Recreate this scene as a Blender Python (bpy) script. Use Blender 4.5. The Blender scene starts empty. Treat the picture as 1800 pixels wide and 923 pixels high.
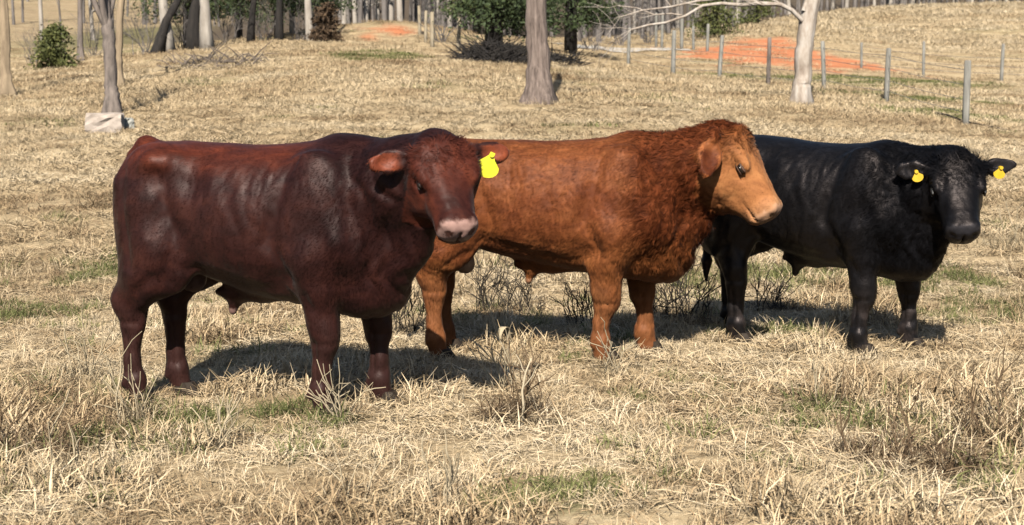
import bpy, math, random
import numpy as np
from mathutils import Vector, Matrix

R = math.radians
random.seed(7)
rng = np.random.default_rng(11)
scene = bpy.context.scene
COL = scene.collection

# ------------------------------------------------------------------ camera, world, sun, exposure
CAM_H, F_PX, PITCH = 1.55, 2600.0, R(6.0)
cam_d = bpy.data.cameras.new('camera'); cam = bpy.data.objects.new('camera', cam_d); COL.objects.link(cam)
cam.location = (0, 0, CAM_H); cam.rotation_euler = (R(90) - PITCH, 0, 0)
cam_d.sensor_width = 36.0; cam_d.lens = 36.0 * F_PX / 1800.0
cam_d.clip_start = 0.1; cam_d.clip_end = 1200
cam_d.dof.use_dof = True; cam_d.dof.focus_distance = 8.4; cam_d.dof.aperture_fstop = 5.0
scene.camera = cam

SUN_EL, SUN_AZ = R(40), R(7)        # light travels away from the camera and a little to the right
w = bpy.data.worlds.new('World'); scene.world = w; w.use_nodes = True
wn = w.node_tree.nodes; wl = w.node_tree.links
sky = wn.new('ShaderNodeTexSky'); sky.sky_type = 'NISHITA'; sky.sun_disc = False
sky.sun_elevation = SUN_EL; sky.sun_rotation = R(180) + SUN_AZ
wl.new(sky.outputs[0], wn['Background'].inputs[0]); wn['Background'].inputs[1].default_value = 0.05
sun_d = bpy.data.lights.new('sun', 'SUN'); sun = bpy.data.objects.new('sun', sun_d); COL.objects.link(sun)
sun_d.energy = 5.0; sun_d.angle = R(0.5); sun_d.color = (1.0, 0.93, 0.82)
travel = Vector((math.sin(SUN_AZ) * math.cos(SUN_EL), math.cos(SUN_AZ) * math.cos(SUN_EL), -math.sin(SUN_EL)))
sun.rotation_euler = travel.to_track_quat('-Z', 'Y').to_euler()
scene.view_settings.view_transform = 'Standard'; scene.view_settings.look = 'None'
scene.view_settings.exposure = 0.88; scene.view_settings.gamma = 1.0
scene.view_settings.use_curve_mapping = False
scene.cycles.max_bounces = 4; scene.cycles.diffuse_bounces = 0; scene.cycles.glossy_bounces = 2
scene.cycles.transparent_max_bounces = 8

CP, SP = math.cos(PITCH), math.sin(PITCH)
def at(px, py, Y):
    """pixel of the 1800x923 photograph -> point of the place at depth Y"""
    a = (px - 900.0) / F_PX; b = (461.5 - py) / F_PX
    dy = CP + b * SP; dz = -SP + b * CP
    t = Y / dy
    return Vector((a * t, Y, CAM_H + dz * t))

# ------------------------------------------------------------------ helpers
def tag(o, label=None, cat=None, group=None, kind=None):
    if label: o['label'] = label
    if cat: o['category'] = cat
    if group: o['group'] = group
    if kind: o['kind'] = kind
    return o
def empty(name, loc=(0, 0, 0), rz=0.0):
    o = bpy.data.objects.new(name, None); COL.objects.link(o)
    o.location = loc; o.rotation_euler = (0, 0, rz); o.empty_display_size = 0.2
    return o
def mesh_obj(name, V, F, mat=None, parent=None, smooth=False, link=True):
    me = bpy.data.meshes.new(name)
    me.from_pydata([tuple(v) for v in V], [], [tuple(f) for f in F]); me.update()
    if mat: me.materials.append(mat)
    if smooth: me.polygons.foreach_set('use_smooth', [True] * len(me.polygons))
    o = bpy.data.objects.new(name, me)
    if link: COL.objects.link(o)
    if parent: o.parent = parent
    return o
def fast_mesh(name, V, F):
    """V (n,3), F (m,k) arrays of equal-sized polygons"""
    V = np.asarray(V, np.float32); F = np.asarray(F, np.int32); m, k = F.shape
    me = bpy.data.meshes.new(name)
    me.vertices.add(len(V)); me.vertices.foreach_set('co', V.ravel())
    me.loops.add(m * k); me.loops.foreach_set('vertex_index', F.ravel())
    me.polygons.add(m); me.polygons.foreach_set('loop_start', np.arange(0, m * k, k, dtype=np.int32))
    me.update(calc_edges=True)
    return me
def copy_tree(o, parent=None):
    c = o.copy(); COL.objects.link(c); c.parent = parent
    for ch in list(o.children):
        copy_tree(ch, c)
    return c

def _hash(ix, iy, iz, seed):
    n = (ix * 374761393 + iy * 668265263 + iz * 1274126177 + seed * 974711) & 0x7fffffff
    n = ((n ^ (n >> 13)) * 1274126177) & 0x7fffffff
    n = (n ^ (n >> 16)) & 0xffff
    return n / 65535.0
def vnoise(P, scale, seed=0):
    """value noise in 0..1 at the points P (n,3) or (n,2)"""
    P = np.asarray(P, np.float64) * scale
    if P.shape[1] == 2: P = np.column_stack([P, np.zeros(len(P))])
    I = np.floor(P).astype(np.int64); f = P - I; f = f * f * (3 - 2 * f)
    r = 0
    for dx in (0, 1):
        for dy in (0, 1):
            for dz in (0, 1):
                wgt = (f[:, 0] if dx else 1 - f[:, 0]) * (f[:, 1] if dy else 1 - f[:, 1]) * (f[:, 2] if dz else 1 - f[:, 2])
                r = r + wgt * _hash(I[:, 0] + dx, I[:, 1] + dy, I[:, 2] + dz, seed)
    return r
def fbm(P, scale, seed=0, octs=3):
    r = 0; a = 1; t = 0
    for k in range(octs):
        r = r + a * vnoise(P, scale * 2 ** k, seed + k * 17); t += a; a *= 0.5
    return r / t
def sstep(a, b, x):
    t = np.clip((x - a) / (b - a), 0, 1); return t * t * (3 - 2 * t)

# ------------------------------------------------------------------ materials
def new_mat(name):
    m = bpy.data.materials.new(name); m.use_nodes = True
    nt = m.node_tree; return m, nt, nt.nodes, nt.links, nt.nodes['Principled BSDF']
def ramp(nodes, stops):
    r = nodes.new('ShaderNodeValToRGB'); el = r.color_ramp.elements
    while len(el) > 1: el.remove(el[-1])
    el[0].position = stops[0][0]; el[0].color = (*stops[0][1], 1)
    for p, c in stops[1:]:
        e = el.new(p); e.color = (*c, 1)
    return r
def noise_mat(name, c1, c2, scale=8.0, rough=0.85, bump=0.3, stretch=(1, 1, 1), coord='Object', detail=6.0, dist=0.02, c3=None):
    m, nt, N, L, P = new_mat(name)
    tc = N.new('ShaderNodeTexCoord'); mp = N.new('ShaderNodeMapping'); mp.inputs['Scale'].default_value = stretch
    L.new(tc.outputs[coord], mp.inputs[0])
    nz = N.new('ShaderNodeTexNoise'); nz.inputs['Scale'].default_value = scale; nz.inputs['Detail'].default_value = detail
    nz.inputs['Roughness'].default_value = 0.65
    L.new(mp.outputs[0], nz.inputs['Vector'])
    st = [(0.32, c1), (0.68, c2)] if c3 is None else [(0.3, c1), (0.5, c2), (0.7, c3)]
    rp = ramp(N, st); L.new(nz.outputs[0], rp.inputs[0]); L.new(rp.outputs[0], P.inputs['Base Color'])
    P.inputs['Roughness'].default_value = rough
    if bump:
        b = N.new('ShaderNodeBump'); b.inputs['Strength'].default_value = bump; b.inputs['Distance'].default_value = dist
        L.new(nz.outputs[0], b.inputs['Height']); L.new(b.outputs[0], P.inputs['Normal'])
    return m

# ------------------------------------------------------------------ terrain shape
CTRL = []
for X in (-9, -5, -2, 0, 2, 5, 9):
    for Y in (2, 5, 8, 10.5):
        CTRL.append((X, Y, 0.0))
PIX = [  # px, py, depth
    (0, 330, 18), (0, 246, 25), (0, 190, 33), (0, 150, 41), (130, 130, 44), (220, 112, 46), (300, 96, 47), (420, 82, 48), (560, 74, 50),
    (300, 330, 18), (300, 240, 24), (200, 205, 29), (300, 165, 34), (300, 122, 41),
    (650, 410, 15), (650, 300, 20), (650, 185, 29.5), (650, 122, 39), (650, 80, 50),
    (950, 410, 15), (950, 298, 20), (950, 184, 29), (900, 132, 38), (870, 98, 47), (990, 92, 52),
    (690, 38, 60), (620, 66, 56), (740, 68, 56), (800, 92, 50),
    (1400, 410, 15), (1400, 300, 20), (1405, 182, 33), (1350, 155, 40), (1265, 138, 44), (1185, 134, 46), (1105, 114, 52), (1060, 98, 60),
    (1697, 222, 30), (1558, 178, 36), (1450, 158, 39), (1800, 330, 19.5), (1800, 250, 26), (1800, 180, 40), (1760, 140, 54), (1623, 137, 55),
    (1350, 108, 56), (1350, 62, 70), (1350, 46, 77), (1200, 92, 60), (1230, 74, 70), (1500, 18, 92), (1650, 10, 96), (1800, 6, 98), (1500, 120, 54), (1600, 70, 75),
    (1500, 20, 115), (1800, 8, 120), (1250, 60, 100), (1000, 78, 80), (850, 72, 80),
    (50, 128, 62), (250, 108, 64), (450, 84, 66), (100, 95, 90), (300, 84, 90), (500, 66, 90), (100, 30, 140), (300, 40, 140), (500, 40, 140), (0, -30, 190), (400, -10, 190),
    (700, 30, 140), (1000, 40, 150), (1300, 20, 160), (1700, -10, 170),
    (-300, 330, 18), (-300, 200, 32), (-300, 150, 45), (2100, 330, 18), (2100, 230, 32), (2100, 110, 60), (2100, 0, 100),
]
for px, py, d in PIX:
    p = at(px, py, d); CTRL.append((p.x, p.y, p.z))
for X in (-170, -85, 0, 85, 170):
    CTRL.append((X, 300, 38)); CTRL.append((X * 1.1, 420, 60))
for s in (-1, 1):
    CTRL += [(s * 40, 8, 0.0), (s * 60, 40, 2.5), (s * 90, 100, 9.0), (s * 130, 180, 17.0)]
CTRL = np.array(CTRL)
def _tps_fit(C, lam=0.02):
    n = len(C); S = 40.0
    P = C[:, :2] / S
    d2 = ((P[:, None] - P[None]) ** 2).sum(-1)
    K = 0.5 * d2 * np.log(d2 + 1e-12)
    A = np.zeros((n + 3, n + 3)); A[:n, :n] = K + np.eye(n) * lam * 0.02
    Q = np.column_stack([np.ones(n), P]); A[:n, n:] = Q; A[n:, :n] = Q.T
    b = np.concatenate([C[:, 2], np.zeros(3)])
    return P, np.linalg.solve(A, b), S
_TP, _TW, _TS = _tps_fit(CTRL)
def height(X, Y, fine=True):
    X = np.asarray(X, float).ravel(); Y = np.asarray(Y, float).ravel()
    out = np.empty(len(X))
    for i in range(0, len(X), 20000):
        q = np.column_stack([X[i:i + 20000], Y[i:i + 20000]]) / _TS
        d2 = ((q[:, None] - _TP[None]) ** 2).sum(-1)
        out[i:i + 20000] = (0.5 * d2 * np.log(d2 + 1e-12)) @ _TW[:-3] + _TW[-3] + q @ _TW[-2:]
    near = 1 - sstep(10.5, 15, Y)
    out = out * (1 - near) + near * out * 0.15
    beh = 1 - sstep(-4, 3, Y); out = out * (1 - beh)
    if fine:
        P2 = np.column_stack([X, Y])
        out = out + (fbm(P2, 0.9, 3, 3) - 0.5) * (0.05 + 0.12 * sstep(11, 30, Y)) + (vnoise(P2, 5.0, 9) - 0.5) * 0.025
    return out
def hz(x, y, fine=True):
    return float(height([x], [y], fine)[0])
def ground_at(px, py, Y):
    p = at(px, py, Y); return Vector((p.x, p.y, hz(p.x, p.y)))

# masks of the pasture's own colours (places, not light): green growth, bare red clay
def blob(P2, c, r):
    d = P2 - np.array(c); return np.exp(-((d[:, 0] / r[0]) ** 2 + (d[:, 1] / r[1]) ** 2))
CLAY = []
for px, py, d, rx, ry in ((1400, 98, 58, 3.6, 6), (1290, 92, 60, 2.6, 5.5), (1480, 108, 57, 2.6, 4.5), (1340, 76, 65, 2.0, 4), (690, 46, 58, 1.2, 2.8), (650, 62, 56, .7, 2.0)):
    p = at(px, py, d); CLAY.append(((p.x, p.y), (rx, ry)))
GREEN = []
for px, py, d, rx, ry, a in ((660, 98, 44, 1.5, 2.4, 1.4), (1290, 128, 47, 2.6, 2.4, 1.5), (1550, 133, 48, 3.8, 2.6, 1.5), (1420, 140, 45, 3, 1.6, 1.1), (1130, 165, 32, 1.6, 1.5, .8), (1600, 165, 38, 3.5, 2.5, .9), (1640, 195, 33, 2.4, 2.0, .9),
                             (1010, 232, 24.5, 1.6, .7, .55), (1780, 225, 28, 1.5, 1.5, .6), (960, 880, 5.7, .45, .35, .9), (200, 490, 13, .5, .8, .7), (50, 480, 13.5, 1.0, 1.2, .4), (1380, 590, 9.9, .25, .25, .8),
                             (1750, 860, 5.9, .3, .3, .6), (450, 850, 6.1, .5, .3, .45), (1030, 850, 6.0, .3, .3, .7), (20, 790, 6.5, .2, .4, .6), (1640, 540, 11, .5, .5, .4), (250, 62, 112, 7, 30, 1.1), (420, 50, 112, 8, 26, 1.0), (250, 90, 85, 3, 16, 1.3), (420, 74, 85, 3.5, 16, 1.2), (160, 110, 78, 3, 10, .9)):
    p = at(px, py, d); GREEN.append(((p.x, p.y), (rx, ry), a))
def clay_mask(P2):
    m = np.zeros(len(P2))
    for c, r in CLAY: m = np.maximum(m, blob(P2, c, r) * (.62 if c[0] < 0 else 1.0))
    return sstep(0.25, 0.6, m + (fbm(P2, 0.8, 21, 4) - 0.5) * .9)
def green_mask(P2):
    m = np.zeros(len(P2))
    for c, r, a in GREEN: m = np.maximum(m, a * blob(P2, c, r))
    g = sstep(0.3, 0.9, m + (fbm(P2, 1.6, 31) - 0.5) * 0.5)
    return np.clip(g + 0.4 * sstep(0.62, 0.8, fbm(P2, 0.55, 41)), 0, 1)

# ground sheet, finer near the camera
gx = np.sinh(np.linspace(-4.6, 4.6, 330)) * 5.0
gy = np.concatenate([[-60, -30, -12, -5, 0], 2.5 + (np.exp(np.linspace(0, 1, 430) * 4.0) - 1) / (math.exp(4.0) - 1) * 420.0])
GX, GY = np.meshgrid(gx, gy, indexing='ij')
GZ = height(GX, GY)
V = np.column_stack([GX.ravel(), GY.ravel(), GZ])
nx, ny = len(gx), len(gy)
idx = np.arange(nx * ny).reshape(nx, ny)
F = np.stack([idx[:-1, :-1], idx[1:, :-1], idx[1:, 1:], idx[:-1, 1:]], -1).reshape(-1, 4)
me = fast_mesh('ground', V, F)
me.polygons.foreach_set('use_smooth', [True] * len(me.polygons))
P2 = V[:, :2]
ca = me.color_attributes.new('cover', 'FLOAT_COLOR', 'POINT')
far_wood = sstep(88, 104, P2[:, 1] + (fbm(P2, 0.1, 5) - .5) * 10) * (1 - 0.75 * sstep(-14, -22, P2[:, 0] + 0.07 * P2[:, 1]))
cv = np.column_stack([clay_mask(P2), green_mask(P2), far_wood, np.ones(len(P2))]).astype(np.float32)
ca.data.foreach_set('color', cv.ravel())

m, nt, N, L, P = new_mat('pasture_soil')
at_n = N.new('ShaderNodeAttribute'); at_n.attribute_name = 'cover'
sep = N.new('ShaderNodeSeparateColor'); L.new(at_n.outputs['Color'], sep.inputs[0])
tc = N.new('ShaderNodeTexCoord')
n1 = N.new('ShaderNodeTexNoise'); n1.inputs['Scale'].default_value = 1.3; n1.inputs['Detail'].default_value = 10; n1.inputs['Roughness'].default_value = .75
mpn = N.new('ShaderNodeMapping'); mpn.inputs['Scale'].default_value = (.5, 1.1, 1)
L.new(tc.outputs['Object'], mpn.inputs[0]); L.new(mpn.outputs[0], n1.inputs['Vector'])
n2 = N.new('ShaderNodeTexNoise'); n2.inputs['Scale'].default_value = 14; n2.inputs['Detail'].default_value = 6; n2.inputs['Roughness'].default_value = .8
L.new(tc.outputs['Object'], n2.inputs['Vector'])
straw = ramp(N, [(0.33, (.10, .07, .04)), (0.45, (.28, .205, .12)), (0.55, (.45, .35, .215)), (0.68, (.60, .49, .33))])
mxn = N.new('ShaderNodeMix'); mxn.data_type = 'FLOAT'; mxn.inputs[0].default_value = 0.5
L.new(n1.outputs[0], mxn.inputs[2]); L.new(n2.outputs[0], mxn.inputs[3]); L.new(mxn.outputs[0], straw.inputs[0])
grn = ramp(N, [(0.35, (.08, .085, .03)), (0.65, (.22, .21, .09))]); L.new(n2.outputs[0], grn.inputs[0])
cly = ramp(N, [(0.36, (.22, .08, .04)), (0.46, (.42, .155, .075)), (0.55, (.47, .20, .10)), (.68, (.50, .32, .19))]); L.new(mxn.outputs[0], cly.inputs[0])
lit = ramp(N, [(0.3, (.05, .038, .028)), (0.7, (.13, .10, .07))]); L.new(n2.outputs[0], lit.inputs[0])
def mixc(fac, a, b, scale=1.0):
    x = N.new('ShaderNodeMix'); x.data_type = 'RGBA'
    if scale != 1.0:
        mu = N.new('ShaderNodeMath'); mu.operation = 'MULTIPLY'; mu.inputs[1].default_value = scale; L.new(fac, mu.inputs[0]); fac = mu.outputs[0]
    L.new(fac, x.inputs[0]); L.new(a, x.inputs[6]); L.new(b, x.inputs[7]); return x.outputs[2]
c = mixc(sep.outputs[1], straw.outputs[0], grn.outputs[0], 0.8)
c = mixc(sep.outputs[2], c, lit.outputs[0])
c = mixc(sep.outputs[0], c, cly.outputs[0])
L.new(c, P.inputs['Base Color']); P.inputs['Roughness'].default_value = 0.95; P.inputs['Specular IOR Level'].default_value = 0.1
bp = N.new('ShaderNodeBump'); bp.inputs['Strength'].default_value = 0.8; bp.inputs['Distance'].default_value = 0.06
L.new(mxn.outputs[0], bp.inputs['Height']); L.new(bp.outputs[0], P.inputs['Normal'])
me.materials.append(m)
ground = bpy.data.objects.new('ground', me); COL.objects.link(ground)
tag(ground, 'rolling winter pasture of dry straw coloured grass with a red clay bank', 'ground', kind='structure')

# gravel track beyond the cedars
tp = [at(930, 84, 66), at(1010, 91, 64), at(1070, 97, 63), at(1130, 99, 62.5), at(1210, 96, 63)]
V, F = [], []
pts = []
for i in range(len(tp) - 1):
    for k in range(8):
        pts.append(tp[i].lerp(tp[i + 1], k / 8))
pts.append(tp[-1])
for i, p in enumerate(pts):
    for s in (-1.2, 0, 1.2):
        V.append((p.x, p.y + s, hz(p.x, p.y + s) + 0.035))
for i in range(len(pts) - 1):
    for k in range(2):
        F.append((i * 3 + k, (i + 1) * 3 + k, (i + 1) * 3 + k + 1, i * 3 + k + 1))
track = mesh_obj('gravel_track', V, F, noise_mat('gravel', (.36, .34, .31), (.55, .52, .48), 20, .95, .3))
tag(track, 'pale grey gravel track passing behind the dark cedars', 'track', kind='structure')

# ================================================================== bulls
# A bull's body is grown as one continuous surface from a smooth distance field.
class Field:
    def __init__(s, lo, hi, h):
        s.lo = np.array(lo, float); s.h = h
        s.n = [int(math.ceil((hi[i] - lo[i]) / h)) + 1 for i in range(3)]
        s.f = np.full(s.n, 0.5, np.float32)
        s.ax = [s.lo[i] + h * np.arange(s.n[i]) for i in range(3)]
    def put(s, fn, lo, hi, k=0.04, op='u', frame=None):
        lo = np.array(lo, float); hi = np.array(hi, float)
        if frame is not None:
            cs = [frame @ Vector((x, y, z)) for x in (lo[0], hi[0]) for y in (lo[1], hi[1]) for z in (lo[2], hi[2])]
            A = np.array([tuple(c) for c in cs]); wlo, whi = A.min(0), A.max(0)
        else:
            wlo, whi = lo, hi
        m = k + 0.04
        i0 = [max(0, int((wlo[i] - m - s.lo[i]) / s.h)) for i in range(3)]
        i1 = [min(s.n[i], int((whi[i] + m - s.lo[i]) / s.h) + 2) for i in range(3)]
        if any(i1[i] <= i0[i] for i in range(3)): return
        sl = tuple(slice(i0[i], i1[i]) for i in range(3))
        X, Y, Z = np.meshgrid(*[s.ax[i][i0[i]:i1[i]] for i in range(3)], indexing='ij')
        if frame is not None:
            M = np.array(frame.inverted())
            X, Y, Z = (M[r, 0] * X + M[r, 1] * Y + M[r, 2] * Z + M[r, 3] for r in range(3))
        d = fn(X, Y, Z); a = s.f[sl]
        if op == 'u':
            hh = np.clip(0.5 + 0.5 * (a - d) / k, 0, 1); s.f[sl] = a * (1 - hh) + d * hh - k * hh * (1 - hh)
        else:
            hh = np.clip(0.5 - 0.5 * (a + d) / k, 0, 1); s.f[sl] = a * (1 - hh) - d * hh + k * hh * (1 - hh)
    def ell(s, c, r, k=0.04, op='u', frame=None, rot=None):
        """ellipsoid, rot = 3x3 Matrix of its own axes"""
        c = np.array(c, float); r = np.array(r, float)
        Rm = np.array(rot) if rot is not None else np.eye(3)
        ext = np.abs(Rm) @ r
        def fn(X, Y, Z):
            x, y, z = X - c[0], Y - c[1], Z - c[2]
            q = [(Rm[0, j] * x + Rm[1, j] * y + Rm[2, j] * z) / r[j] for j in range(3)]
            k0 = np.sqrt(q[0] ** 2 + q[1] ** 2 + q[2] ** 2) + 1e-6
            k1 = np.sqrt((q[0] / r[0]) ** 2 + (q[1] / r[1]) ** 2 + (q[2] / r[2]) ** 2) + 1e-6
            return k0 * (k0 - 1) / k1
        s.put(fn, c - ext, c + ext, k, op, frame)
    def cap(s, a, b, ra, rb, k=0.04, sy=1.0, frame=None, op='u'):
        """tapered limb from a to b; sy > 1 makes it thinner across"""
        a = np.array(a, float); b = np.array(b, float); ba = b - a; bb = (ba * np.array([1, sy * sy, 1]) * ba).sum()
        rm = max(ra, rb)
        def fn(X, Y, Z):
            x, y, z = X - a[0], (Y - a[1]) * sy, Z - a[2]
            t = np.clip((x * ba[0] + y * ba[1] * sy + z * ba[2]) / bb, 0, 1)
            d = np.sqrt((x - t * ba[0]) ** 2 + (y - t * ba[1] * sy) ** 2 + (z - t * ba[2]) ** 2)
            return d - (ra + (rb - ra) * (t * t * (3 - 2 * t) * 0.5 + t * 0.5))
        s.put(fn, np.minimum(a, b) - rm, np.maximum(a, b) + rm, k, op, frame)
    def chain(s, pts, k=0.03, kj=0.02, sy=1.0):
        for i in range(len(pts) - 1):
            s.cap(pts[i][:3], pts[i + 1][:3], pts[i][3], pts[i + 1][3], k if i == 0 else kj, sy)
    def loft(s, st, n=2.3, k=0.04, frame=None, shift=None):
        """stations (x, top, bottom, half width); shift(x) moves the section sideways"""
        st = np.array(st, float); xs = np.linspace(st[0, 0], st[-1, 0], 160)
        def cub(col):
            x, y = st[:, 0], st[:, col]; mlt = np.gradient(y, x)
            i = np.clip(np.searchsorted(x, xs) - 1, 0, len(x) - 2); h = x[i + 1] - x[i]; t = (xs - x[i]) / h
            return ((2 * t ** 3 - 3 * t ** 2 + 1) * y[i] + (t ** 3 - 2 * t ** 2 + t) * h * mlt[i] + (-2 * t ** 3 + 3 * t ** 2) * y[i + 1] + (t ** 3 - t ** 2) * h * mlt[i + 1])
        T, B, W = cub(1), cub(2), np.maximum(cub(3), 0.01)
        def fn(X, Y, Z):
            xc = np.clip(X, xs[0], xs[-1])
            t, b, wd = (np.interp(xc, xs, q) for q in (T, B, W))
            hh = np.maximum((t - b) / 2, 0.01); zc = (t + b) / 2
            y = Y - (shift(xc) if shift else 0)
            q = (np.abs(y / wd) ** n + np.abs((Z - zc) / hh) ** n) ** (1 / n)
            d = (q - 1) * np.minimum(wd, hh) * 0.9
            ex = np.abs(X - xc)
            return np.where(ex > 0, np.sqrt(np.maximum(d, 0) ** 2 + ex ** 2) + np.minimum(d, 0) * 0.0, d)
        wm = W.max() + 0.1
        s.put(fn, (xs[0], -wm, B.min()), (xs[-1], wm, T.max()), k, 'u', frame)
    def mesh(s):
        f = s.f; S = f < 0; nx, ny, nz = f.shape
        cnt = np.zeros((nx - 1, ny - 1, nz - 1), np.int8)
        for a in (0, 1):
            for b in (0, 1):
                for c in (0, 1):
                    cnt += S[a:nx - 1 + a, b:ny - 1 + b, c:nz - 1 + c]
        act = (cnt > 0) & (cnt < 8)
        I, J, K = np.nonzero(act); vid = np.full(act.shape, -1, np.int32); vid[I, J, K] = np.arange(len(I))
        acc = np.zeros((len(I), 3)); num = np.zeros(len(I))
        C8 = [(a, b, c) for a in (0, 1) for b in (0, 1) for c in (0, 1)]
        for p in C8:
            for ax in range(3):
                if p[ax]: continue
                q = list(p); q[ax] = 1
                f0 = f[I + p[0], J + p[1], K + p[2]]; f1 = f[I + q[0], J + q[1], K + q[2]]
                cr = (f0 < 0) != (f1 < 0); t = np.where(cr, f0 / np.where(cr, f0 - f1, 1), 0)
                pos = np.array(p, float)[None].repeat(len(I), 0); pos[:, ax] += t
                acc += pos * cr[:, None]; num += cr
        V = (np.column_stack([I, J, K]) + acc / num[:, None]) * s.h + s.lo
        Fs = []
        for ax in range(3):
            o1, o2 = [(1, 2), (2, 0), (0, 1)][ax]
            sl0 = [slice(None)] * 3; sl1 = [slice(None)] * 3
            sl0[ax] = slice(0, -1); sl1[ax] = slice(1, None)
            A = S[tuple(sl0)]; B = S[tuple(sl1)]
            E = np.argwhere(A != B)
            ok = (E[:, o1] > 0) & (E[:, o2] > 0) & (E[:, o1] < f.shape[o1] - 1) & (E[:, o2] < f.shape[o2] - 1)
            E = E[ok]; ins = A[tuple(E.T)]
            def cell(d1, d2):
                e = E.copy(); e[:, o1] += d1; e[:, o2] += d2; return vid[tuple(e.T)]
            q = np.stack([cell(-1, -1), cell(0, -1), cell(0, 0), cell(-1, 0)], -1)
            q[~ins] = q[~ins][:, ::-1]; Fs.append(q)
        F = np.concatenate(Fs); F = F[(F >= 0).all(1)]
        return V, F

def coat_material(name, lo, mid, hi, skin, dark_leg, rough=0.5, sheen=0.03, spec=0.19, bump=0.07, curl=0.0):
    """short hair: streaks along the body, tufts, bare skin by region"""
    m, nt, N, L, P = new_mat(name)
    tc = N.new('ShaderNodeTexCoord')
    mp = N.new('ShaderNodeMapping'); mp.inputs['Scale'].default_value = (7, 16, 9)
    L.new(tc.outputs['Object'], mp.inputs[0])
    a = N.new('ShaderNodeTexNoise'); a.inputs['Scale'].default_value = 1.0; a.inputs['Detail'].default_value = 7; a.inputs['Roughness'].default_value = .6; a.inputs['Distortion'].default_value = .6
    L.new(mp.outputs[0], a.inputs['Vector'])
    rp = ramp(N, [(.25, lo), (.5, mid), (.75, hi)]); L.new(a.outputs[0], rp.inputs[0])
    at_n = N.new('ShaderNodeAttribute'); at_n.attribute_name = 'region'
    sp = N.new('ShaderNodeSeparateColor'); L.new(at_n.outputs['Color'], sp.inputs[0])
    hue = N.new('ShaderNodeAttribute'); hue.attribute_name = 'hue'
    def mx(f, x, y, blend='MIX'):
        q = N.new('ShaderNodeMix'); q.data_type = 'RGBA'; q.blend_type = blend
        L.new(f, q.inputs[0])
        for s, i in ((x, 6), (y, 7)):
            if isinstance(s, tuple): q.inputs[i].default_value = (*s, 1)
            else: L.new(s, q.inputs[i])
        return q.outputs[2]
    mul = N.new('ShaderNodeMix'); mul.data_type = 'RGBA'; mul.blend_type = 'MULTIPLY'; mul.inputs[0].default_value = 1
    L.new(rp.outputs[0], mul.inputs[6]); L.new(hue.outputs['Color'], mul.inputs[7])
    c = mx(sp.outputs[1], mul.outputs[2], dark_leg)
    c = mx(sp.outputs[0], c, skin)
    L.new(c, P.inputs['Base Color'])
    P.inputs['Roughness'].default_value = rough
    sm = N.new('ShaderNodeMath'); sm.operation = 'MULTIPLY_ADD'; sm.inputs[1].default_value = -.75 * spec; sm.inputs[2].default_value = spec
    L.new(sp.outputs[2], sm.inputs[0]); L.new(sm.outputs[0], P.inputs['Specular IOR Level'])
    P.inputs['Specular Tint'].default_value = (1.0, .86, .84, 1); P.inputs['Sheen Weight'].default_value = sheen; P.inputs['Sheen Roughness'].default_value = .4
    # hair relief
    mp2 = N.new('ShaderNodeMapping'); mp2.inputs['Scale'].default_value = (30, 70, 45); L.new(tc.outputs['Object'], mp2.inputs[0])
    b = N.new('ShaderNodeTexNoise'); b.inputs['Scale'].default_value = 1; b.inputs['Detail'].default_value = 5; b.inputs['Distortion'].default_value = 1.0
    L.new(mp2.outputs[0], b.inputs['Vector'])
    bm = N.new('ShaderNodeBump'); bm.inputs['Strength'].default_value = bump; bm.inputs['Distance'].default_value = .012
    L.new(b.outputs[0], bm.inputs['Height']); L.new(bm.outputs[0], P.inputs['Normal'])
    return m

M_eye = bpy.data.materials.new('eye_dark'); M_eye.use_nodes = True
pe = M_eye.node_tree.nodes['Principled BSDF']; pe.inputs['Base Color'].default_value = (.012, .008, .006, 1); pe.inputs['Roughness'].default_value = .15; pe.inputs['Specular IOR Level'].default_value = .3
M_hoof = noise_mat('hoof_horn', (.010, .008, .007), (.040, .030, .022), 30, .55, .3, (1, 1, .3))
M_hoof.node_tree.nodes['Principled BSDF'].inputs['Specular IOR Level'].default_value = .08
M_tag_y = noise_mat('tag_yellow', (.48, .45, .012), (.60, .57, .025), 25, .45, .05)
M_tag_o = noise_mat('tag_amber', (.46, .28, .012), (.56, .36, .02), 25, .45, .05)

def head_frame(poll, direction, roll=0.0):
    """u along the face, v to the animal's left, w out of the forehead"""
    u = Vector(direction).normalized()
    v = Vector((0, 0, 1)).cross(u).normalized()
    wv = u.cross(v).normalized()
    if roll:
        q = Matrix.Rotation(roll, 3, u); v = q @ v; wv = q @ wv
    M = Matrix((u, v, wv)).transposed().to_4x4(); M.translation = Vector(poll)
    return M

def rot_axes(a, b):
    a = Vector(a).normalized(); c = a.cross(Vector(b)).normalized(); b2 = c.cross(a).normalized()
    return Matrix((a, b2, c)).transposed()

def ellipsoid_part(name, r, mat, parent, M, seg=14, ring=9):
    V, F = [], []
    for i in range(ring + 1):
        th = math.pi * i / ring
        for j in range(seg):
            ph = 2 * math.pi * j / seg
            V.append((r[0] * math.sin(th) * math.cos(ph), r[1] * math.sin(th) * math.sin(ph), r[2] * math.cos(th)))
    for i in range(ring):
        for j in range(seg):
            F.append((i * seg + j, (i + 1) * seg + j, (i + 1) * seg + (j + 1) % seg, i * seg + (j + 1) % seg))
    o = mesh_obj(name, V, F, mat, parent, True); o.matrix_local = M
    return o

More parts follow.
